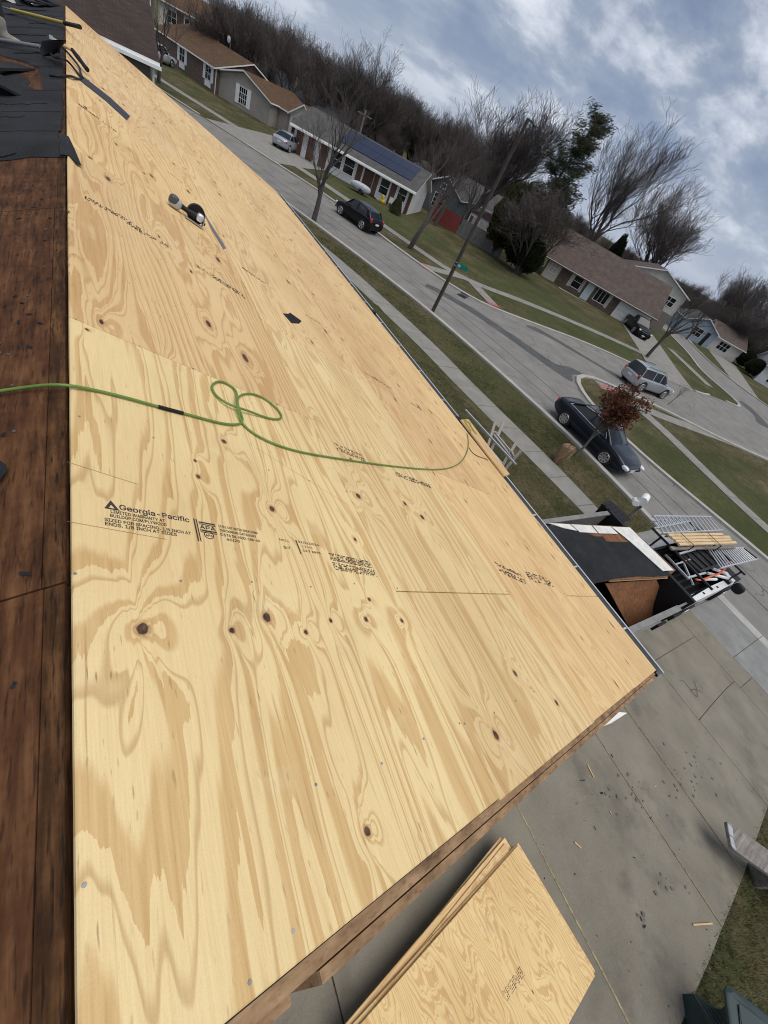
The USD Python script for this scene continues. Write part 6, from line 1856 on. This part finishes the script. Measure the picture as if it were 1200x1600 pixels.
# lower growth that fills the foot of the wood
for u in np.linspace(330, 850, 40):
    D = 84 + r.uniform(-5, 24) + 4
    v = np.interp(u, sky_u, sky_v) + r.uniform(50, 95)
    x, y, h = far(u, v, D)
    if h > 2.5: wood_list.append((x, y, h, P[int(r.integers(0, 5))]))
for u in np.linspace(930, 1090, 16):
    x, y, h = far(u, 377 + (u - 900) * .62 - r.uniform(4, 22), 116 + r.uniform(-5, 5))
    wood_list.append((x, y, max(2.5, h), P[int(r.integers(0, 5))]))
for u in np.linspace(880, 1270, 44):
    x, y, h = far(u, 377 + (u - 900) * .62 - r.uniform(8, 30), 155 + r.uniform(-18, 25))
    wood_list.append((x, y, max(7, h), P[int(r.integers(3, 5))]))
for u in np.linspace(1050, 1270, 22):
    x, y, h = far(u, 377 + (u - 900) * .62 - r.uniform(0, 12), 118 + r.uniform(-6, 8))
    wood_list.append((x, y, max(5.5, h), P[int(r.integers(3, 5))]))
for u in np.linspace(800, 1080, 26):
    D = 128 + r.uniform(-8, 40)
    v = 374 + (u - 900) * .62 - r.uniform(16, 48)
    x, y, h = far(u, v, D)
    if h > 2.5: wood_list.append((x, y, h, P[int(r.integers(0, 5))]))
# trees at the far right
for (u, v, D) in ((1020, 420, 135), (1045, 432, 150), (1125, 470, 150), (1175, 500, 140), (1205, 515, 130), (1140, 480, 160), (1220, 500, 150), (1190, 436, 125), (1165, 452, 135), (1135, 460, 120), (1110, 470, 140), (1095, 440, 150), (1198, 455, 110), (1215, 440, 130), (1240, 450, 120), (1080, 455, 130), (1150, 478, 112), (1180, 482, 108), (1065, 440, 140)):
    x, y, h = far(u, v, D); wood_list.append((x, y, max(4, h), P[int(r.integers(0, 5))]))
for (x, y, h, (src, hs)) in wood_list:
    k = h / hs
    copy(src, mat4((x, y, 0), r.uniform(0, 6.28) if h > 8 else r.uniform(0, 6.28), np.diag([k * 1.08, k * 1.08, k])[0, 0] if False else k), 'dark leafless tree in the dense wood behind the houses', 'leafless trees of the wood behind the houses')

# street trees
x, y = G(490, 345); tree('street_tree', 'bare street tree on the near verge beside the parked black crossover', x, y, 101, 8.2, .13, levels=5, spread=.42, up=.45, first=.22, nb=(4, 6), twig=.007, W=5.6)
x, y = G(640, 388); tree('street_tree', 'bare street tree on the far verge between white house and street lamp', x, y, 113, 10.2, .17, levels=5, spread=.45, up=.5, first=.25, nb=(4, 7), twig=.008, W=6.5)
x, y = G(248, 130); tree('street_tree', 'bare street tree before the brick house and the pale suv', x, y, 127, 7.6, .17, levels=5, spread=.46, up=.5, first=.3, nb=(4, 7), twig=.008)
x, y = G(1010, 558); tree('street_tree', 'bare street tree beside the driveway of the black pickup', x, y, 131, 7.5, .16, levels=5, spread=.5, up=.3, first=.2, nb=(4, 6), twig=.008, sweep=(.2, -.5, 0))
x, y = G(1072, 530); tree('street_tree', 'bare tree on the lawn before the pale blue house', x, y, 137, 6.5, .16, levels=5, spread=.5, up=.3, first=.25, nb=(4, 6), twig=.009, sweep=(.2, -.5, 0))
x, y = G(1112, 545); tree('street_tree', 'second bare tree in front of the far cream house', x, y, 139, 5.5, .14, levels=5, spread=.5, up=.3, first=.25, nb=(4, 6), twig=.009)
x, y = G(1043, 632); tree('bare_sapling', 'thin bare sapling on the corner lawn behind the silver suv', x, y, 141, 2.6, .028, levels=3, spread=.6, up=.3, first=.4, nb=(3, 5), twig=.006, lean=(.15, -.1))
x, y = G(806, 428); tree('multi_stem_tree', 'low dark many stemmed bare tree in front of the ranch house', x, y, 151, 8.6, .12, levels=5, spread=.55, up=.2, first=.2, nb=(4, 8), multi=5, twig=.013, W=11)
for (u, v, D, sd, lab) in ((735, 215, 60, 161, 'bare tree behind the fence left of the street lamp pole'), (690, 215, 66, 163, 'bare tree rising over the small slate house'), (770, 245, 66, 167, 'bare tree between the fence and the round evergreen')):
    x, y, h = far(u, v, D); tree('bare_tree', lab, x, y, sd, h, .2, levels=5, spread=.45, up=.5, first=.2, nb=(4, 6), twig=.011)


# leafy things -----------------------------------------------------------------
def leaves(P, size, seed, ratio=.45, stretch=None, jitter=.5):
    """small folded leaf faces at the points P"""
    r = np.random.default_rng(seed); n = len(P)
    a = r.normal(size=(n, 3)); a /= np.linalg.norm(a, axis=1, keepdims=True)
    if stretch is not None:
        a = a * .6 + np.asarray(stretch); a /= np.linalg.norm(a, axis=1, keepdims=True)
    b = np.cross(a, r.normal(size=(n, 3))); b /= np.linalg.norm(b, axis=1, keepdims=True)
    s = (size * r.uniform(1 - jitter, 1 + jitter, n))[:, None]
    v = np.stack([P - a * s, P + b * s * ratio, P + a * s, P - b * s * ratio], 1).reshape(-1, 3)
    k = np.arange(n)[:, None] * 4
    return trimesh.Trimesh(v, np.vstack([np.hstack([k, k + 1, k + 2]), np.hstack([k, k + 2, k + 3])]), process=False)


def leafmat(name, c0, c1, c2):
    g = NG()
    rp_ = g.n('geometry', 'random_per_island')
    p = g.n('geometry', 'position')
    nz = g.noise(p, sc=1.2, detail=3.0)
    col = g.ramp(g.mth('add', g.mth('multiply', rp_, .6), g.mth('multiply', nz, .4)), [(.15, c0), (.5, c1), (.85, c2)])
    pb = g.n('principled_bsdf', 'BSDF', base_color=col, roughness=.65, specular_ior_level=.25)
    tb_ = g.n('translucent_bsdf', 'BSDF', color=col)
    return g.make('/World/Looks/' + name, surface=g.n('mix_closure', 'closure', fac=.25, closure1=pb, closure2=tb_))


OAK = leafmat('oak_leaf_rust', (.10, .032, .015), (.21, .075, .030), (.34, .145, .062))
EVG = leafmat('evergreen_olive', (.045, .052, .018), (.11, .115, .038), (.21, .195, .07))
PINEN = leafmat('pine_needles', (.028, .034, .016), (.075, .078, .032), (.19, .165, .07))
REDSH = leafmat('red_shrub_leaf', (.07, .02, .018), (.12, .035, .03), (.17, .06, .045))
DKG = leafmat('dark_evergreen', (.022, .028, .014), (.050, .058, .026), (.09, .095, .042))

# young oak that keeps its rusty leaves
ox, oy = G(899, 713)
otop = 3.45
ok = thing('oak_tree', 'young oak holding rusty red leaves beside the navy sedan', 'tree', (ox, oy, 0.0))
w, tg, tips = grow(205, otop, .055, levels=4, spread=.5, up=.3, first=.42, nb=(5, 8), twig=.006, lean=(.10, .02))
part(ok, 'trunk', w, flat('oak_bark', (.11, .10, .09), .9, noise=.3, scale=20), smooth=50); part(ok, 'twigs', tg, TWIG2)
r = np.random.default_rng(9)
tips = tips[tips[:, 2] > 1.3]
Pl = np.concatenate([tips + r.normal(0, .09, tips.shape) for _ in range(4)])
c_ = np.array([*(tips[:, :2].mean(0)), 2.45])
q = (Pl - c_) / [1.15, 1.15, 1.05]
lump = meshkit.fbm(Pl * 1.7, 3, 5)
Pl = Pl[(np.linalg.norm(q, axis=1) < 1.15 * (.45 + lump)) & (lump + r.uniform(-.1, .1, len(Pl)) > .42)]
Pl = Pl[:9000] if len(Pl) > 9000 else Pl
part(ok, 'leaves', leaves(Pl, .062, 3, .5), OAK, kind='stuff')


def shrub(name, label, x, y, rx, ry, h, seed, mat, n=9000, size=.08, cone=0.0, cat='bush', stretch=(0, 0, .8), lump=.35):
    t = thing(name, label, cat, (x, y, float(terrain(x, y))))
    r = np.random.default_rng(seed)
    d_ = r.normal(size=(n, 3)); d_ /= np.linalg.norm(d_, axis=1, keepdims=True)
    k = 1 - lump * (1 - meshkit.fbm(d_ * 3.2 + seed, 3, seed)[:, None]) * 1.3
    rad = k * r.uniform(.72, 1.0, (n, 1))
    q = d_ * rad
    zz_ = (q[:, 2] + 1) / 2
    f = 1 - cone * zz_
    Pt = np.c_[q[:, 0] * rx * f, q[:, 1] * ry * f, zz_ * h]
    part(t, 'leaves', leaves(Pt, size, seed, .35, stretch), mat, kind='stuff')
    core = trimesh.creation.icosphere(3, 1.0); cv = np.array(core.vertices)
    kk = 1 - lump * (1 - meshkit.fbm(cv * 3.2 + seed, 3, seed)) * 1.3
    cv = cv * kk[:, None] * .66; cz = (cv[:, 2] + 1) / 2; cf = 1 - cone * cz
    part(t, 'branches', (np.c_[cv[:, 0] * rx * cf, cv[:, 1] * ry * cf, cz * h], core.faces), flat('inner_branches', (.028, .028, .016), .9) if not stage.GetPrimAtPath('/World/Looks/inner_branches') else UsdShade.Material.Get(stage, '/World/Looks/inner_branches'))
    part(t, 'stem', MB().tube([(0, 0, -.1), (0, 0, h * .5)], .07, 6).out(), BARK)
    return t


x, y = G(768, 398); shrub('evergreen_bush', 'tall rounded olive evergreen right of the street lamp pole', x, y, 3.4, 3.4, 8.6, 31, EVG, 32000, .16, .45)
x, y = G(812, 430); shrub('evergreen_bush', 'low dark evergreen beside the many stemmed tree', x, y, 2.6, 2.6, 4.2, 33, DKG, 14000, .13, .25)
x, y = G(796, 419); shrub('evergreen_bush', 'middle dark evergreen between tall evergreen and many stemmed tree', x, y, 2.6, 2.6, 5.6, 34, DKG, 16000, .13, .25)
# the cone bush was named with the white house
t = cb_
x, y = G(616, 334); setx(t, mat4((x, y, 0)))
r = np.random.default_rng(61); n = 5000
zz_ = r.random(n) ** .8; a = r.uniform(0, 6.28, n); rr = (1 - zz_ ** 1.5) * .62 * r.uniform(.8, 1.05, n) + .05
part(t, 'leaves', leaves(np.c_[np.cos(a) * rr, np.sin(a) * rr, zz_ * 1.75 + .05], .06, 5, .35, (0, 0, .9)), EVG, kind='stuff')
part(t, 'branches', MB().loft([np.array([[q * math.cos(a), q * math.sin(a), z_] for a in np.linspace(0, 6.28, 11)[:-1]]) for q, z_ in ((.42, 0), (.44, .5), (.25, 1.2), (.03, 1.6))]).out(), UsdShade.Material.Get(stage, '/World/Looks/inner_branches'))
x, y = G(875, 440); setx(rd, mat4((x, y, 0)))
r = np.random.default_rng(62)
part(rd, 'leaves', leaves(r.normal(0, .3, (1500, 3)) * [1, 1, .8] + [0, 0, .55], .07, 6), REDSH, kind='stuff'); part(rd, 'stem', MB().tube([(0, 0, 0), (.05, 0, .5)], .03, 5).out(), BARK)
for (u, v, lab) in ((990, 493, 'red brown hedge shrub at the corner of the garage'), (1040, 497, 'red brown shrub below the two storey house')):
    x, y = G(u, v); x, y = (66.0, 36.5) if u == 1040 else (64.0, 34.5)
    shrub('red_shrub', lab, x, y, 1.1, 1.1, 1.5, int(u), REDSH, 2500, .10)
for (u, v, D, h, lab) in ((1165, 560, 105, 3.5, 'dark evergreen hedge bush at the far right street'), (1185, 570, 100, 3.2, 'second dark evergreen bush by the edge house'), (1148, 552, 110, 4.0, 'third dark evergreen bush beyond the cream house'), (968, 385, 110, 9.5, 'dark columnar evergreen peeping over the ranch house roof')):
    x, y, _ = far(u, v, D); shrub('far_evergreen', lab, x, y, 2.6, 2.6, h, int(u), DKG, 7000, .2, .5)

# tall wind swept pine
x, y, h = far(938, 180, 66)
pn = thing('pine_tree', 'tall ragged pine leaning over the ranch house', 'tree', (x, y, 0))
r = np.random.default_rng(71)
lx_ = lambda z_: np.array([1.0, -1.0]) * (z_ / h) ** 1.3 - [1.0, -1.0]
part(pn, 'trunk', MB().tube([(*lx_(z_), z_) for z_ in np.linspace(0, h * .98, 9)], np.linspace(.3, .04, 9), 8).out(), BARK, smooth=True)
br_ = MB(); pts = []
wind = np.array([.62, -.78, 0])
for k in range(58):
    z_ = h * r.uniform(.28, .99); f = z_ / h
    a = r.uniform(0, 6.28); L = (1.12 - f) * h * .27 * r.uniform(.5, 1.15) + .8
    d_ = np.array([math.cos(a), math.sin(a), .25]) + wind * r.uniform(.3, .9); d_ /= np.linalg.norm(d_)
    p0 = np.array([*lx_(z_), z_]); p1 = p0 + d_ * L * .6; p2 = p0 + (d_ + [0, 0, .35]) * L
    br_.tube([p0, p1, p2], [.06, .04, .015], 4, caps=False)
    for m_ in range(int(6 + L * 4)):
        t_ = r.uniform(.3, 1.0); c_ = p0 + (p1 - p0) * min(1, t_ * 1.6) + (p2 - p1) * max(0, (t_ - .62) * 2.6)
        pts.append(c_ + r.normal(0, 1, (34, 3)) * [.40, .40, .15])
part(pn, 'branches', br_.out(), BARK)
part(pn, 'needles', leaves(np.concatenate(pts), .17, 8, .16, tuple(wind * .9 + [0, 0, .35])), PINEN, kind='stuff')

# utility pole in the wood
x, y, h = far(572, 172, 74)
up_ = thing('utility_pole', 'thin grey utility pole behind the solar roof', 'utility pole', (x, y, 0))
part(up_, 'pole', MB().tube([(0, 0, 0), (0, 0, h)], [.16, .12], 8).out(), GREYWOOD, smooth=True); part(up_, 'cross_arm', MB().bar((-.7, .7, h - .5), (.7, -.7, h - .5), .12).out(), GREYWOOD)

# ------------------------------------------------------------------ the worker at the far end of the stripped slope
import manifold3d as m3


def body_mesh(bones, res=.03, it=6):
    man = None
    for (a, ra, b, rb_) in bones:
        s1 = m3.Manifold.sphere(ra, 20).translate(list(map(float, a))); s2 = m3.Manifold.sphere(rb_, 20).translate(list(map(float, b)))
        h = m3.Manifold.batch_hull([s1, s2]); man = h if man is None else man + h
    man = man.refine_to_length(res); mm = man.to_mesh()
    t = trimesh.Trimesh(mm.vert_properties[:, :3], mm.tri_verts, process=True)
    trimesh.smoothing.filter_taubin(t, .5, -.53, it)
    return t


fL = L3(8, 66, .0); fR = fL + np.array([-.42, .30, 0]); fR[2] = Z0 - abs(fR[0]) / CP * SP
wk = thing('person', 'worker in dark trousers and dusty pale boots standing on the felt at the upper left', 'person', (fL[0], fL[1], fL[2]))
o = np.zeros(3); dR = fR - fL
hipc = np.array([-.28, .12, .92 + dR[2] * .4]); fw = np.array([.9, -.42, 0]); fw /= np.linalg.norm(fw); sd = np.array([-fw[1], fw[0], 0])
ankL, ankR = np.array([-.03, .03, .12]), dR + [-.03, .03, .12]
kneL, kneR = np.array([-.06, .06, .52]), dR + [.0, .0, .52]
hL, hR = hipc - sd * .09, hipc + sd * .09
nk = hipc + [0.10, -.05, .52]
legs = [(ankL, .065, kneL, .078), (kneL, .078, hL, .105), (ankR, .065, kneR, .078), (kneR, .078, hR, .105), (hL, .115, hR, .115), (hipc, .14, hipc + [0.02, 0, .14], .14)]
shL, shR = nk - sd * .19 - [0, 0, .06], nk + sd * .19 - [0, 0, .06]
elL, elR = shL + fw * .12 - [0, 0, .26], shR + fw * .10 - [0, 0, .27]
wrL, wrR = elL + fw * .20 - [0, 0, .10], elR + fw * .22 - [0, 0, .08]
hd_ = nk + fw * .05 + [0, 0, .21]
skin = body_mesh([(nk - [0, 0, .02], .058, nk + [0, 0, .10], .054), (hd_, .088, hd_ + [0, 0, .05], .090), (hd_ - [0, 0, .06] + fw * .035, .055, hd_, .08), (hd_ + fw * .10 - [0, 0, .005], .012, hd_ + fw * .085 + [0, 0, .03], .010), (elL, .042, wrL, .030), (elR, .042, wrR, .030)] +
                 [(w_, .030, w_ + fw * .07, .034) for w_ in (wrL, wrR)] + [(w_ + fw * .07 + sd * (i - 1.5) * .018, .010, w_ + fw * (.13 + .01 * (i in (1, 2))) + sd * (i - 1.5) * .02 - [0, 0, .03], .008) for w_ in (wrL, wrR) for i in range(4)] +
                 [(w_ + fw * .02 + sd * s2 * .025, .011, w_ + fw * .07 + sd * s2 * .055 - [0, 0, .02], .009) for w_, s2 in ((wrL, 1), (wrR, -1))] + [(hd_ + sd * s2 * .088 - [0, 0, .02], .014, hd_ + sd * s2 * .09 + [0, 0, .025], .016) for s2 in (-1, 1)] + [(nk, .06, hipc, .10)], .014, 4)
part(wk, 'body', skin, flat('skin', (.36, .22, .15), .6), smooth=True)
part(wk, 'trousers', body_mesh(legs, .03, 6), flat('dark_trousers', (.018, .020, .028), .9, noise=.3), smooth=True)
part(wk, 'jacket', body_mesh([(hipc + [0, 0, .05], .15, nk - [0, 0, .12], .165), (shL, .075, shR, .075), (shL, .072, elL, .056), (elL, .056, elL * .4 + wrL * .6, .048), (shR, .072, elR, .056), (elR, .056, elR * .4 + wrR * .6, .048)], .03, 6), flat('dark_jacket', (.03, .032, .036), .9, noise=.3), smooth=True)
part(wk, 'cap', body_mesh([(hd_ + [0, 0, .055], .094, hd_ + [0, 0, .06], .094), (hd_ + fw * .08 + [0, 0, .06], .05, hd_ + fw * .14 + [0, 0, .055], .035)], .015, 3), BLACK, smooth=True)
for a in (o, dR):
    part(wk, 'boot', body_mesh([(a + [0, 0, .17] - fw * .03, .068, a + [0, 0, .06] - fw * .03, .062), (a + [0, 0, .055] - fw * .05, .05, a + fw * .17 + [0, 0, .042], .045)], .02, 3), flat('dusty_boot', (.22, .205, .17), .9, noise=.4, scale=14) if a is o else UsdShade.Material.Get(stage, '/World/Looks/dusty_boot'), smooth=True)
